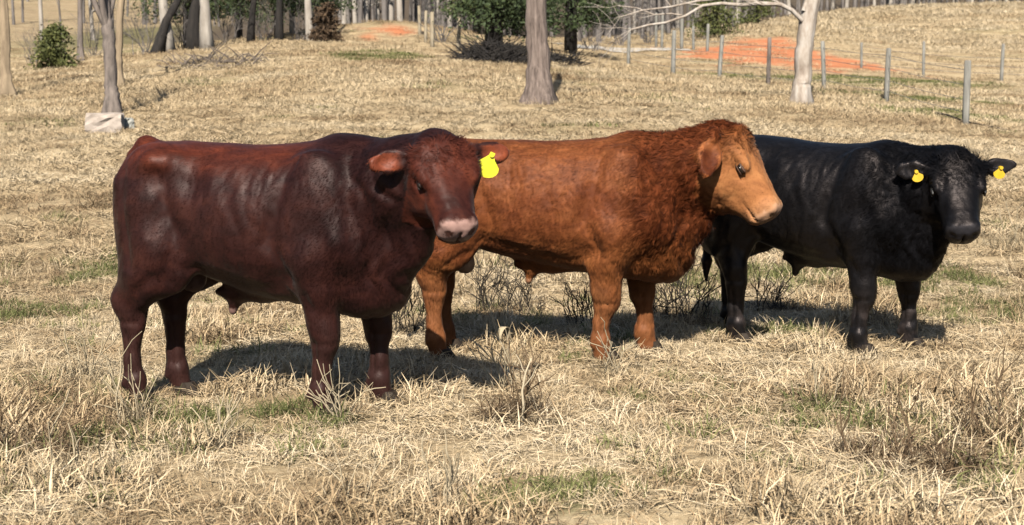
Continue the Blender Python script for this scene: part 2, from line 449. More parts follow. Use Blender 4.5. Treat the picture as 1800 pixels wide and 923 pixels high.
def make_hoof_mesh():
    """cloven hoof: two claws, each a tapered wedge, toe forward (+x)"""
    V, F = [], []
    for s in (-1, 1):
        prof = []
        for z, sc, fx in ((0.0, 1.0, 0.03), (0.03, .95, .018), (0.07, .8, 0.0)):
            ringv = []
            for (x, y) in ((.075, .004), (.068, .028), (.03, .047), (-.03, .046), (-.055, .03), (-.058, .006), (-.02, .004), (.03, .004)):
                ringv.append((x * sc + fx * (x > 0), s * (y * sc + .002), z))
            prof.append(ringv)
        b = len(V)
        for rg in prof: V += rg
        for i in range(2):
            for j in range(8):
                q = (b + i * 8 + j, b + i * 8 + (j + 1) % 8, b + (i + 1) * 8 + (j + 1) % 8, b + (i + 1) * 8 + j)
                F.append(q if s > 0 else q[::-1])
        top = tuple(b + 16 + j for j in range(8)); bot = tuple(b + j for j in range(7, -1, -1))
        F.append(top if s > 0 else top[::-1]); F.append(bot if s > 0 else bot[::-1])
    return V, F

def ear_tag(parent, M, mat, size=0.1):
    """flat plastic tag: narrow neck widening to a rounded flag, with its stud"""
    o2 = [(-.10, .06), (-.12, -.10), (-.22, -.24)] + [(-.52 * math.cos(q), -.60 - .42 * math.sin(q)) for q in [i_ * math.pi / 9 - .35 for i_ in range(12)] if -.3 < q < 3.5] + [(.22, -.24), (.12, -.10), (.10, .06)]
    n = len(o2); V = [(x * size, -.002, z * size) for x, z in o2] + [(x * size, .002, z * size) for x, z in o2]
    F = [tuple(range(n)), tuple(range(2 * n - 1, n - 1, -1))] + [(i, i + n, (i + 1) % n + n, (i + 1) % n) for i in range(n)]
    t = mesh_obj('ear_tag', V, F, mat, parent); t.matrix_local = M
    sV, sF = [], []
    for k, (y, r) in enumerate(((-.012, .011), (-.002, .012), (.012, .012), (.014, .0))):
        for j in range(10):
            sV.append((r * math.cos(j * .6283), y, -.06 * size + r * math.sin(j * .6283)))
    for k in range(3):
        for j in range(10): sF.append((k * 10 + j, k * 10 + (j + 1) % 10, (k + 1) * 10 + (j + 1) % 10, (k + 1) * 10 + j))
    sF.append(tuple(range(9, -1, -1)))
    mesh_obj('tag_stud', sV, sF, mat, t)
    return t

def make_bull(p):
    h = 0.0105
    B = Field((-1.12, -0.62, 0.0), (1.62, 0.62, 1.72), h)
    for c in range(2): pass
    L_ = p.get('len', 1.0); gt = p.get('girth', 1.0)
    st = [(-.765, 1.14, .90, .06), (-.74, 1.225, .78, .15), (-.68, 1.285, .69, .215), (-.56, 1.31, .65, .265), (-.40, 1.31, .635, .295), (-.22, 1.30, .585, .325), (0, 1.295, .53, .34),
          (.22, 1.30, .485, .34), (.40, 1.32, .46, .32), (.54, 1.325, .45, .295), (.66, 1.30, .455, .26), (.76, 1.23, .475, .21), (.84, 1.10, .56, .12)]
    sl = p.get('slope', 0.0)
    rs = p.get('rear', 1.0)
    st = [(x * L_ * (rs if x < 0 else 1), t + sl * max(x, -.3), b, ww * gt) for x, t, b, ww in st]
    B.loft(st, 2.25, .02)
    hp = p['head']; FR = head_frame(*hp)
    FR = FR @ Matrix.Diagonal((p.get('hu', 1.0), 1, p.get('hd', 1.0), 1))
    for s in (-1, 1):
        yy = s * gt
        # hindquarter
        B.ell((-.52 * L_ * rs, yy * .165, 1.0), (.25, .15, .30), .07)
        B.ell((-.58 * L_ * rs, yy * .185, .82), (.18, .125, .30), .06)
        B.ell((-.46 * L_ * rs, yy * .215, .74), (.18, .10, .22), .06)
        B.ell((-.42 * L_, yy * .225, 1.205), (.10, .06, .05), .09)      # hip bone
        # shoulder and arm muscle
        B.ell((.46 * L_, yy * .235, .96), (.20, .10, .31), .07)
        B.ell((.58 * L_, yy * .215, .80), (.16, .11, .18), .06)
        B.ell((.56 * L_, yy * .10, .58), (.16, .12, .12), .06)
        B.ell((.42 * L_, yy * .245, .72), (.16, .09, .16), .05)
    lw = p.get('legw', 1.0)
    hoofs = []
    for (fx, fy, kind, lean) in p['feet']:
        s = 1 if fy > 0 else -1
        if kind == 'f':
            lw = p.get('legw', 1.0)
            ft = p.get('ftop', .48); tx = ft + (fx - ft) * .55; kx = tx + (fx - tx) * .55 + .012; ky = s * .22 + (fy - s * .22) * .6
            ch = [(tx - .01, s * .23, .76, .14 * lw), (tx + (fx - tx) * .2, s * .225, .59, .118 * lw), (kx - .008, ky, .41, .082 * lw), (kx, ky, .34, .074 * lw), (fx - .005, fy, .22, .049 * lw), (fx - .008, fy, .13, .058 * lw), (fx + .006, fy, .05, .056 * lw)]
            B.chain(ch, .05, .022, 1.12)
            B.ell((kx + .016, ky, .385), (.06 * lw, .06 * lw, .085), .045)
        else:
            lw = p.get('legw', 1.0) * .94
            hx, hy = fx - .03, fy * .98
            ch = [(-.48 * L_ * rs, s * .215, .80, .17 * lw), (-.53 * L_ * rs + (fx + .56 * L_ * rs) * .4, s * .21, .63, .15 * lw), (hx, hy, .46, .088 * lw), (hx + .012, hy, .39, .074 * lw), (fx - .02, fy, .22, .052 * lw), (fx - .012, fy, .13, .061 * lw), (fx + .008, fy, .05, .058 * lw)]
            B.chain(ch, .06, .022, 1.15)
            B.ell((hx - .035, hy, .49), (.035, .035, .05), .05)          # point of hock
            B.cap((hx - .05, hy, .50), (-.60 * L_ * rs, s * .19, .72), .04, .09, .05)
        for q in (-1, 1): B.ell((fx - .058, fy + q * .03, .105), (.014, .012, .018), .015)
        hoofs.append((fx + .022, fy, lean))
    # neck: from the shoulders to the head, with crest and dewlap
    nb = FR @ Vector((.04, 0, -.13)); c0 = Vector((.58 * L_, 0, .99 + sl * .6)); c1 = c0.lerp(nb, .55) + Vector((.03, 0, -.01))
    B.cap(c0, c1, .315, .235, .08, 1.18); B.cap(c1, nb, .235, .165, .05, 1.1)
    cr0 = Vector((.50 * L_, 0, 1.22 + sl * .5)); cr1 = FR @ Vector((-.05, 0, -.12)); crm = cr0.lerp(cr1, .5) + Vector((.05, 0, p.get('crest', .06) - .03))
    crm.y = cr1.y * .4
    B.cap(cr0, crm, .11, .11, .08); B.cap(crm, cr1, .11, .085, .06)
    th = FR @ Vector((.14, 0, -.24)); br = Vector((.70 * L_, p.get('brisket_y', 0), .62))
    B.cap(th, br.lerp(th, .45) + Vector((.01, 0, -.04)), .07, .10, .10, 1.3); B.cap(br.lerp(th, .45) + Vector((.01, 0, -.04)), br, .10, .15, .13, 1.15)
    B.ell((.68 * L_, p.get('brisket_y', 0), .56), (.15, .14, .11), .08)
    # tail
    ty = p.get('tail_y', .03); tl = [(-.70 * L_ * rs, 0, 1.275, .06), (-.775 * L_ * rs, 0, 1.22, .045), (-.80 * L_ * rs, .0, 1.05, .032), (-.79 * L_ * rs, ty, .75, .024), (-.775 * L_ * rs, ty, .55, .02), (-.77 * L_ * rs, ty, .46, .036), (-.77 * L_ * rs, ty, .34, .012)]
    B.chain(tl, .04, .015)
    # sheath and scrotum
    shx = p.get('sheath', -.10)
    B.ell((shx + .09, 0, .52), (.20, .065, .045), .06); B.cap((shx, 0, .50), (shx - .015, 0, .43), .038, .022, .05)
    sx, sz = p.get('scrotum', (-.50, .56))
    B.cap((sx, 0, .70), (sx, 0, sz), .055, .07, .04)
    # flank fold
    
    for s in (-1, 1): B.ell((-.30 * L_, s * .365 * gt, .98), (.11, .035, .16), .09, 's')
    for s in (-1, 1): B.ell((.25 * L_, s * .385 * gt, .80), (.03, .035, .22), .06, 's')
    # head
    hs = p.get('head_scale', 1.0)
    hw = p.get('hw', 1.0)
    Hst = [(-.025, -.045, -.20, .125 * hw), (.0, .0, -.27, .168 * hw), (.06, .024, -.33, .178 * hw), (.13, .03, -.36, .176 * hw), (.19, .02, -.345, .162 * hw), (.27, .006, -.295, .134), (.34, -.002, -.248, .112), (.41, -.006, -.224, .101), (.46, -.010, -.212, .102), (.492, -.020, -.204, .097), (.512, -.045, -.186, .068)]
    Hst = [(a * hs, b * hs, c * hs, d * hs) for a, b, c, d in Hst]
    B.loft(Hst, 2.8, .03, FR)
    E = lambda c, r, k=.02, op='u', rot=None: B.ell([q * hs for q in c], [q * hs for q in r], k, op, FR, rot)
    E((.03, 0, .005), (.05, .11, .022), .05)                               # poll tuft
    for s in (-1, 1):
        E((.165, s * .145, -.026), (.06, .016, .018), .05)             # brow
        E((.15, s * .115, -.22), (.13, .055, .10), .05)                  # cheek
        E((.30, s * .09, -.11), (.10, .022, .04), .04)                   # face ridge
        E((.208, s * .180, -.060), (.040, .024, .020), .016, 's')        # socket
        E((.24, s * .155, -.085), (.05, .02, .012), .03, 's')            # tear groove
        E((.466, s * .062, -.050), (.034, .032, .028), .03)              # nostril wing
        E((.506, s * .060, -.076), (.028, .018, .020), .012, 's')        # nostril
    E((.445, 0, -.108), (.070, .099, .080), .035); E((.465, 0, -.10), (.050, .074, .050), .04)
    E((.448, 0, -.188), (.045, .06, .026), .025); E((.515, 0, -.115), (.02, .006, .05), .012, 's')                          # chin
    for s in (-1, 1): E((.455, s * .093, -.160), (.075, .022, .006), .012, 's')   # mouth
    if p.get('jowl'): B.cap([q * hs for q in (.41, 0, -.15)], [q * hs for q in (.20, 0, -.33)], .055, p['jowl'], .07, 1.0, FR)
    # ears
    tags = []
    for s, edir, face, ln in p['ears']:
        base = Vector(p.get('ear_base', (.05, .15, -.055))) * hs; base.y *= s
        ed = Vector(edir).normalized(); wd = Vector(face).normalized()
        ax = rot_axes(ed, wd)             # long axis, face normal
        tip = base + ed * ln
        B.cap(base - ed * .03, base + ed * ln * .35, .036, .03, .02, 1.0, FR)
        B.ell(base + ed * ln * .50, (ln * .42, .019, ln * .28), .018, 'u', FR, ax); B.ell(base + ed * ln * .76, (ln * .27, .015, ln * .16), .02, 'u', FR, ax)
        B.ell(base + ed * ln * .54 + ax.col[1] * .028, (ln * .38, .022, ln * .18), .014, 's', FR, ax)
        tags.append((base, ed, ax, ln))
    B.f[:, :, :1] = np.maximum(B.f[:, :, :1], .01)
    V, F = B.mesh()
    # drop anything detached: keep as is (fields overlap), relief of muscle and hair
    me = fast_mesh('bull', V, F)
    nrm = np.empty(len(V) * 3, np.float32); me.vertices.foreach_get('normal', nrm); nrm = nrm.reshape(-1, 3)
    Mi = np.array(FR.inverted()); Hc = V @ Mi[:3, :3].T + Mi[:3, 3]; Hc = Hc / hs
    inhead = (Hc[:, 0] > -.02) & (Hc[:, 0] < .6) & (np.abs(Hc[:, 1]) < .20) & (Hc[:, 2] > -.36) & (Hc[:, 2] < .08)
    cur = p.get('curl', 0.0)
    neckm = sstep(.38 * L_, .62 * L_, V[:, 0]) * sstep(.42, .58, V[:, 2]) * (1 - sstep(.0, .24, Hc[:, 0]) * inhead * sstep(-.37, -.2, Hc[:, 2]))
    earm = np.zeros(len(V))
    for base, ed, ax, ln in tags:
        q = Hc * hs - np.array(base); al = q @ np.array(ed); nn = q @ np.array(ax.col[1]); sd = q @ np.array(ax.col[2])
        earm = np.maximum(earm, sstep(.05 * ln, .2 * ln, al) * (al < ln * 1.1) * (np.abs(sd) < ln * .34) * (np.abs(nn) < .045))
    neckm = neckm * (1 - earm)
    amp = .009 * (1 - .7 * inhead)
    dsp = (fbm(V * np.array([1, 1, .8]), 4.5, 5, 2) - .5) * 2 * amp
    # loose skin folds low on the ribs and behind the shoulder
    fold = np.sin((V[:, 0] * 1.0 + V[:, 2] * .28 + (fbm(V, 5, 71, 2) - .5) * .25) * 55)
    rib = sstep(-.3, -.1, V[:, 0]) * (1 - sstep(.2, .34, V[:, 0])) * sstep(.55, .75, V[:, 2]) * (1 - sstep(1.0, 1.2, V[:, 2])) * sstep(.15, .25, np.abs(V[:, 1]))
    dsp += .0010 * fold * rib
    for (fx, fy, kind, lean) in p['feet']:
        lm = np.exp(-((V[:, 0] - fx) / .13) ** 4 - ((V[:, 1] - fy) / .13) ** 4) * sstep(.3, .7, np.abs(nrm[:, 1]))
        zz = V[:, 2]
        dsp = dsp - lm * .011 * np.exp(-((V[:, 0] - fx + .022) / .014) ** 2) * sstep(.14, .2, zz) * (1 - sstep(.32, .37, zz))
        dsp = dsp - lm * .008 * np.exp(-((zz - (.325 if kind == 'f' else .385)) / .018) ** 2)  - lm * .006 * np.exp(-((zz - .165) / .02) ** 2)
    lowl = 1 - sstep(.45, .6, V[:, 2])
    dsp = dsp + lowl * (fbm(V * np.array([1, 1, .5]), 16, 78, 2) - .5) * .016
    sidem = sstep(.10, .2, np.abs(V[:, 1])) * (1 - inhead) * sstep(.35, .7, np.abs(nrm[:, 1]))
    def stroke(pl, dep, wid):
        q = V[:, [0, 2]] / np.array([L_, 1.0]) + (np.column_stack([vnoise(V, 6, 91), vnoise(V, 6, 92)]) - .5) * .05; best = np.full(len(V), 9.0)
        if len(pl) == 1: best = np.hypot(q[:, 0] - pl[0][0], q[:, 1] - pl[0][1])
        for a_, b_ in zip(pl[:-1], pl[1:]):
            a_, b_ = np.array(a_), np.array(b_); e_ = b_ - a_; t_ = np.clip(((q - a_) @ e_) / (e_ @ e_), 0, 1); best = np.minimum(best, np.hypot(*(q - a_ - t_[:, None] * e_).T))
        return dep * np.exp(-(best / wid) ** 2) * sidem
    for pl, dep, wid in (([(.34, 1.22), (.27, 1.0), (.25, .82), (.32, .64)], -.016, .035), ([(.27, .64)], -.030, .075), ([(.44, 1.25), (.50, 1.0), (.60, .85)], .006, .06), ([(.62, 1.22), (.68, 1.0), (.70, .82), (.62, .66)], -.012, .04),
                         ([(-.40, 1.15), (-.33, .95), (-.29, .75), (-.34, .60)], -.018, .04), ([(-.22, 1.12)], -.028, .09), ([(-.62, 1.15), (-.60, .9), (-.55, .68)], -.010, .03), ([(-.43, 1.2)], .016, .05), ([(-.68, 1.1)], .012, .05), ([(-.42, .62), (-.52, .54)], -.014, .03),
                         ([(-.25, .66), (0, .585), (.22, .575)], -.010, .04), ([(-.47, .98)], .012, .10), ([(.42, .72)], .010, .07), ([(.60, .80)], .014, .08), ([(.42, .56), (.46, .48)], -.012, .025), ([(-.12, 1.18), (-.02, .9), (.02, .72)], .007, .05), ([(.02, 1.18), (.10, .92), (.12, .74)], .006, .05)):
        dsp = dsp + stroke(pl, dep, wid)
    nf = sstep(.60 * L_, .74 * L_, V[:, 0]) * (1 - inhead) * (1 - sstep(1.2, 1.35, V[:, 2]))
    dsp = dsp + nf * .006 * np.sin((V[:, 0] * .8 + V[:, 1] * .5 + V[:, 2] * .2 + (fbm(V, 6, 93, 2) - .5) * .25) * 50)
    dsp = dsp + inhead * (fbm(V, 26, 37, 2) - .5) * .007
    fh = inhead * (1 - sstep(.16, .30, Hc[:, 0])) * sstep(-.12, -.02, Hc[:, 2])
    dsp = dsp + fh * .007 * (np.abs(vnoise(V + (np.column_stack([vnoise(V, 20, q_) for q_ in (31, 32, 33)]) - .5) * .04, 42, 34) - .5) * 2 - .4)
    stq = vnoise(V + (np.column_stack([vnoise(V, 7, q_) for q_ in (41, 42, 43)]) - .5) * .08, 1.0, 1) * 0
    wq = (V + (np.column_stack([vnoise(V, 7, q_) for q_ in (41, 42, 43)]) - .5) * .07) @ np.array([[1, 0, .35], [0, 1, 0], [-.35, 0, 1]])
    stq = fbm(wq * np.array([1, .4, .22]), 26, 44, 2) - .5 + .35 * (vnoise(wq * np.array([1, .5, .3]), 75, 46) - .5)
    dsp = dsp + stq * .0095 * (1 - inhead) * sstep(.5, .7, V[:, 2]) * sidem
    if cur:
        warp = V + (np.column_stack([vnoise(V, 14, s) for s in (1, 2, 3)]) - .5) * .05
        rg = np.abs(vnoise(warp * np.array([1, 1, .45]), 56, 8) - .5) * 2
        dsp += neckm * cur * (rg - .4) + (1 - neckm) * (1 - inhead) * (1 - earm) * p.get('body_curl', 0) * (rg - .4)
        tuft = rg
    V = V + nrm * dsp[:, None]
    me.vertices.foreach_set('co', V.astype(np.float32).ravel())
    me.polygons.foreach_set('use_smooth', [True] * len(me.polygons)); me.update()
    me.vertices.foreach_get('normal', nrm.ravel()); 
    # colour regions
    u, v, ww_ = Hc[:, 0], Hc[:, 1], Hc[:, 2]
    muz = inhead * sstep(.462, .488, u + .10 * np.clip(-.11 - ww_, 0, .1) + (fbm(V, 40, 3, 2) - .5) * .05) * sstep(-.160, -.143, ww_)
    nost = np.zeros(len(V))
    for s in (-1, 1): nost = np.maximum(nost, (np.sqrt(((u - .506) / .035) ** 2 + ((v - s * .060) / .022) ** 2 + ((ww_ + .074) / .025) ** 2) < 1.0) * inhead)
    scr = (np.abs(V[:, 1]) < .085) * (np.abs(V[:, 0] - sx) < .09) * (1 - sstep(sz + .06, sz + .16, V[:, 2])) * (V[:, 2] > .42)
    sh_tip = (np.sqrt((V[:, 0] - shx + .03) ** 2 + V[:, 1] ** 2) < .06) * (V[:, 2] < .44) * (V[:, 2] > .34)
    skin = np.clip(np.maximum(muz * (1 - .85 * nost), np.maximum(scr * p.get('scr', .7), sh_tip * .5)), 0, 1) * (.82 + .18 * sstep(.3, .6, fbm(V, 60, 19, 2)))
    earin = np.zeros(len(V))
    for base, ed, ax, ln in tags:
        q = Hc * hs - np.array(base); al = q @ np.array(ed); nn = q @ np.array(ax.col[1]); sd = q @ np.array(ax.col[2])
        ins = sstep(.25 * ln, .45 * ln, al) * (al < ln * .98) * (np.abs(sd) < ln * .19) * (nn > -.004) * (nn < .04)
        skin = np.maximum(skin, ins * p.get('ear_skin', .35)); earin = np.maximum(earin, ins)
    leg = (1 - sstep(.30, .52, V[:, 2] + (fbm(V, 9, 77, 2) - .5) * .25)) * p.get('legdark', .5)
    reg = np.column_stack([skin, leg, np.maximum(neckm * (1.0 if cur else .4), inhead * .6), np.ones(len(V))]).astype(np.float32)
    me.color_attributes.new('region', 'FLOAT_COLOR', 'POINT').data.foreach_set('color', reg.ravel())
    LIFT = p.get('leg_add', .05)
    def stretch(q):
        q = np.array(q); q[:, 2] = q[:, 2] + LIFT * sstep(.02, .50, q[:, 2]); return q
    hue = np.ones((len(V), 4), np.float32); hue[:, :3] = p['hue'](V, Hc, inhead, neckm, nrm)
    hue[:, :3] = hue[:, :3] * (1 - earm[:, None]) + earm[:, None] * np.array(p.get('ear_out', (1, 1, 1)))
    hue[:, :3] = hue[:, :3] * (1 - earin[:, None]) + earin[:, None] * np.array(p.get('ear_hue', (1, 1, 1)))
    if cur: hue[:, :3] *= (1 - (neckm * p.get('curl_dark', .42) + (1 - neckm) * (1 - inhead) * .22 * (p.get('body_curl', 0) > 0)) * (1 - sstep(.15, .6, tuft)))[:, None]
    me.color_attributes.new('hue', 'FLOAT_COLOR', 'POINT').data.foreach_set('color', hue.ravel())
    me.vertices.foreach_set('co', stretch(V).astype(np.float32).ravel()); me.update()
    me.materials.append(p['mat'])
    o = bpy.data.objects.new('bull', me); COL.objects.link(o)
    o.location = p['loc']; o.rotation_euler = (0, 0, p['yaw'])
    # eyes with lids
    for s in (-1, 1):
        c = FR @ (Vector((.208, s * .1535, -.060)) * hs)
        M = FR.to_3x3().to_4x4(); M.translation = c + Vector((0, 0, LIFT))
        ellipsoid_part('eye', (.029 * hs, .0175 * hs, .0140 * hs), M_eye, o, M)
        for up in (1, -1):
            c = FR @ (Vector((.206, s * .158, -.060 + up * .0135)) * hs)
            M = (FR.to_3x3() @ Matrix.Rotation(s * up * -.35, 3, 'X')).to_4x4(); M.translation = c + Vector((0, 0, LIFT))
            ellipsoid_part('eyelid', (.036 * hs, .0110 * hs, (.0075 if up > 0 else .005) * hs), p['lid'], o, M, 10, 7)
    hv, hf = make_hoof_mesh()
    hm = None
    for (hx, hy, lean) in hoofs:
        if hm is None:
            hob = mesh_obj('hoof', hv, hf, M_hoof, o); hm = hob.data
        else:
            hob = bpy.data.objects.new('hoof', hm); COL.objects.link(hob); hob.parent = o
        hob.location = (hx, hy, 0); hob.rotation_euler = (0, 0, lean)
    for ei, drop, twist, tilt, mat, size in p['tags']:
        base, ed, ax, ln = tags[ei]
        c = FR @ (base + ed * ln * drop + ax.col[1] * .016)
        M = Matrix.Rotation(twist - p['yaw'], 4, 'Z') @ Matrix.Rotation(tilt, 4, 'Y'); M.translation = c + Matrix.Rotation(-p['yaw'], 3, 'Z') @ Vector((0, -.036, -.004 + LIFT))
        ear_tag(o, M, mat, size)
    # coat: locks of hair, each a thin tapered blade lying along the body
    n = p['hair']
    tri = F; a, b, c_ = V[tri[:, 0]], V[tri[:, 1]], V[tri[:, 2]]
    area = np.linalg.norm(np.cross(b - a, c_ - a), axis=1)
    fi = rng.choice(len(tri), n, p=area / area.sum())
    r1, r2 = rng.random(n)[:, None], rng.random(n)[:, None]
    root = (V[tri[fi, 0]] * (1 - r1) + V[tri[fi, 1]] * r1) * (1 - r2) + (V[tri[fi, 3]] * (1 - r1) + V[tri[fi, 2]] * r1) * r2
    nr = nrm[tri[fi, 0]]; nr = nr / (np.linalg.norm(nr, axis=1, keepdims=True) + 1e-9)
    vi = tri[fi, 0]
    hd = inhead[vi]
    flow = np.tile(np.array([-.75, 0, -.55]), (n, 1))
    fu = np.array(FR.to_3x3().col[0].normalized())
    flow[hd] = -fu * .5 + np.array([0, 0, -.6])
    lowleg = V[vi, 2] < .6
    flow[lowleg] = (-.15, 0, -1)
    jit = (np.column_stack([vnoise(root, 22, s) for s in (4, 5, 6)]) - .5)
    nk = neckm[vi][:, None]
    cj = (np.column_stack([vnoise(root, 34, s) for s in (14, 15, 16)]) - .5)
    flow = flow + jit * .22 + cj * nk * (p.get('curl_flow', 2.6) if cur else 1.2) + rng.normal(0, .12, (n, 3))
    flow = flow - nr * (flow * nr).sum(1, keepdims=True)
    flow = flow / (np.linalg.norm(flow, axis=1, keepdims=True) + 1e-9)
    ln = p['hair_len'] * (.6 + .8 * rng.random(n)) * (1 + nk[:, 0] * (.7 if cur else .2)) * np.where(hd & (Hc[vi, 0] > .12), .6, 1.0) * (1 + p.get('poll_hair', .9) * fh[vi])
    keep = (skin[vi] < .3) & (V[vi, 2] > .07)
    root, nr, flow, ln, nk, vi = root[keep], nr[keep], flow[keep], ln[keep][:, None], nk[keep], vi[keep]
    lift = p.get('lift', .07) + p.get('poll_lift', .35) * fh[vi][:, None] + (p.get('tuft_lift', .45) if cur else .08) * nk + .06 * rng.random((len(root), 1))
    side = np.cross(nr, flow)
    wd = .0011 + .0009 * rng.random((len(root), 1))
    mid = root + flow * ln * .5 + nr * ln * lift * .42; tip = root + flow * ln * .95 + nr * ln * lift * .55
    root = root - nr * .002
    HV = np.stack([root - side * wd, root + side * wd, mid + side * wd * .8, mid - side * wd * .8, tip], 1).reshape(-1, 3)
    HV = stretch(HV)
    bi = np.arange(len(root))[:, None] * 5
    HF = np.concatenate([bi + [0, 2, 1], bi + [0, 3, 2], bi + [3, 4, 2]])
    cm = fast_mesh('coat', HV, HF)
    cm.polygons.foreach_set('use_smooth', [True] * len(cm.polygons))
    dirn = nr + flow * .15 + side * rng.normal(0, .05, (len(root), 1)) + flow * rng.normal(0, .05, (len(root), 1)); dirn = dirn / np.linalg.norm(dirn, axis=1, keepdims=True)
    cm.normals_split_custom_set_from_vertices(np.repeat(dirn, 5, 0).astype(np.float32))
    rr = np.repeat(reg[vi], 5, 0); hh = np.repeat(hue[vi] * np.column_stack([np.repeat(.84 + .32 * rng.random((len(vi), 1)), 3, 1), np.ones(len(vi))]), 5, 0).astype(np.float32)
    cm.color_attributes.new('region', 'FLOAT_COLOR', 'POINT').data.foreach_set('color', rr.ravel())
    cm.color_attributes.new('hue', 'FLOAT_COLOR', 'POINT').data.foreach_set('color', hh.ravel())
    cm.materials.append(p['mat'])
    co = bpy.data.objects.new('coat', cm); COL.objects.link(co); co.parent = o
    return o

def world_dir(v, yaw):
    return Matrix.Rotation(-yaw, 3, 'Z') @ Vector(v)
def world_pt(pt, loc, yaw):
    return Matrix.Rotation(-yaw, 3, 'Z') @ (Vector(pt) - Vector(loc))

def hue1(V, Hc, hd, nk, nrm):
    c = np.ones((len(V), 3))
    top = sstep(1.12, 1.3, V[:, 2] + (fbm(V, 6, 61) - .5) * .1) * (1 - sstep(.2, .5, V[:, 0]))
    c = c * (1 - top[:, None]) + top[:, None] * np.array([2.9, 2.0, 1.15])  # rust red back: sunlight from above painted into the coat colour
    dk = (sstep(.25, .55, V[:, 0]) * sstep(.5, .8, V[:, 2]) * (1 - hd) * (.5 + .5 * fbm(V, 4, 66)))[:, None]; c = c * (1 - dk) + dk * np.array([.55, .55, .62])
    red = hd * sstep(-.02, .05, Hc[:, 0]) * (1 - .75 * sstep(.24, .36, Hc[:, 0]) * sstep(-.07, -.03, Hc[:, 2])) * (.55 + .45 * fbm(V, 15, 12))
    c = c * (1 - red[:, None]) + red[:, None] * np.array([3.0, 2.4, 1.7])
    return c
def hue2(V, Hc, hd, nk, nrm):
    c = np.ones((len(V), 3))
    n_ = (nk * (1 - hd) * .75)[:, None]; c = c * (1 - n_) + n_ * np.array([.62, .50, .58])
    f = (hd * sstep(-.02, .24, Hc[:, 0] + (fbm(V, 14, 29) - .5) * .12) * sstep(-.37, -.18, Hc[:, 2] + (fbm(V, 14, 28) - .5) * .1))[:, None]; c = c * (1 - f) + f * np.array([2.1, 2.85, 3.3])
    mz = (hd * sstep(.38, .5, Hc[:, 0]))[:, None] * .8; c = c * (1 - mz) + mz * np.array([2.4, 4.0, 6.0])
    lo = (1 - sstep(.55, .8, V[:, 2]))[:, None] * .7; c = c * (1 - lo) + lo * np.array([1.15, 1.3, 1.25])
    sd = sstep(.62, .8, fbm(V, 3.2, 55))[:, None] * (nk[:, None] < .1) * .6; c = c * (1 - sd) + sd * np.array([.75, .65, .75])
    return c
def hue3(V, Hc, hd, nk, nrm):
    c = np.ones((len(V), 3))
    lo = ((1 - sstep(.2, .42, V[:, 2])) * sstep(.45, .65, fbm(V, 12, 33)))[:, None]; c = c * (1 - lo) + lo * np.array([7.0, 5.5, 4.4])
    return c

MAT1 = coat_material('coat_mahogany', (.010, .0036, .0034), (.022, .0070, .0060), (.042, .0135, .0098), (.33, .205, .175), (.030, .014, .012))
MAT2 = coat_material('coat_rust', (.085, .024, .0085), (.158, .048, .0155), (.225, .076, .026), (.44, .25, .15), (.18, .075, .034), .6, .03, .15)
MAT3 = coat_material('coat_black', (.0022, .0022, .0026), (.0042, .0042, .005), (.008, .008, .0095), (.022, .021, .024), (.007, .0065, .0065), .42, .0, .22, .14)
LID1 = noise_mat('lid_mahogany', (.006, .003, .003), (.014, .006, .005), 30, .7, .2)
LID2 = noise_mat('lid_rust', (.035, .015, .008), (.07, .03, .014), 30, .7, .2)
LID3 = noise_mat('lid_black', (.006, .006, .006), (.012, .012, .012), 30, .5, .2)

HAIR = 1.0
# mahogany bull in front, head turned to the camera
loc, yaw = (-1.335, 7.66, 0.0), R(-15)
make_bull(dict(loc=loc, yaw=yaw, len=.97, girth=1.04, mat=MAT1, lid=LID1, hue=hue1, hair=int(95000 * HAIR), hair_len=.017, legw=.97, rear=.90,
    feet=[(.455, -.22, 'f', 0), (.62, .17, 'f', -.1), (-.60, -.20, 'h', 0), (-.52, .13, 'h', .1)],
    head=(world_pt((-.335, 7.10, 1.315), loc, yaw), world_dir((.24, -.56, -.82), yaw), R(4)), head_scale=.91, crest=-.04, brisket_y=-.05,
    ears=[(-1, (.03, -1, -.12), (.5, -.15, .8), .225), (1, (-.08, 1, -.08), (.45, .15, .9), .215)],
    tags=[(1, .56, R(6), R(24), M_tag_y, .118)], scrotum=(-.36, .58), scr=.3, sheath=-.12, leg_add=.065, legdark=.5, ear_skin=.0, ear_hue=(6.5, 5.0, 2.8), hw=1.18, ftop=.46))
bulls = [bpy.context.scene.objects['bull']]
tag(bulls[0], 'dark mahogany red bull standing in front, head turned to the camera, yellow tag', 'bull', 'bulls standing in the pasture')

# rust bull behind it, in profile
loc, yaw = (.20, 9.17, 0.0), R(-4)
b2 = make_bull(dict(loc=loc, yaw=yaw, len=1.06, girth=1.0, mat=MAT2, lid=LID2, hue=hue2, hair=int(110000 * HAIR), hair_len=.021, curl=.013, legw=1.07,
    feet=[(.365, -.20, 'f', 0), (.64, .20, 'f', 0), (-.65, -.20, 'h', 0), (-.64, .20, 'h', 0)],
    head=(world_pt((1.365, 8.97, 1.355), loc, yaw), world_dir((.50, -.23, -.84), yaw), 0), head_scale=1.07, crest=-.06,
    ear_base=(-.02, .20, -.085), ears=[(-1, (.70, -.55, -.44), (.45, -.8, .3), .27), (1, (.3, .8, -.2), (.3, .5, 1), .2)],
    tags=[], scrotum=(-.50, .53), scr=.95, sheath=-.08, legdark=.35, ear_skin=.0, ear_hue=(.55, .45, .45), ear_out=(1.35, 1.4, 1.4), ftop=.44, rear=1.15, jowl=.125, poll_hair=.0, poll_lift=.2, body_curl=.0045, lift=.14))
tag(b2, 'rust orange bull standing in profile with curly neck, between the other two', 'bull', 'bulls standing in the pasture')

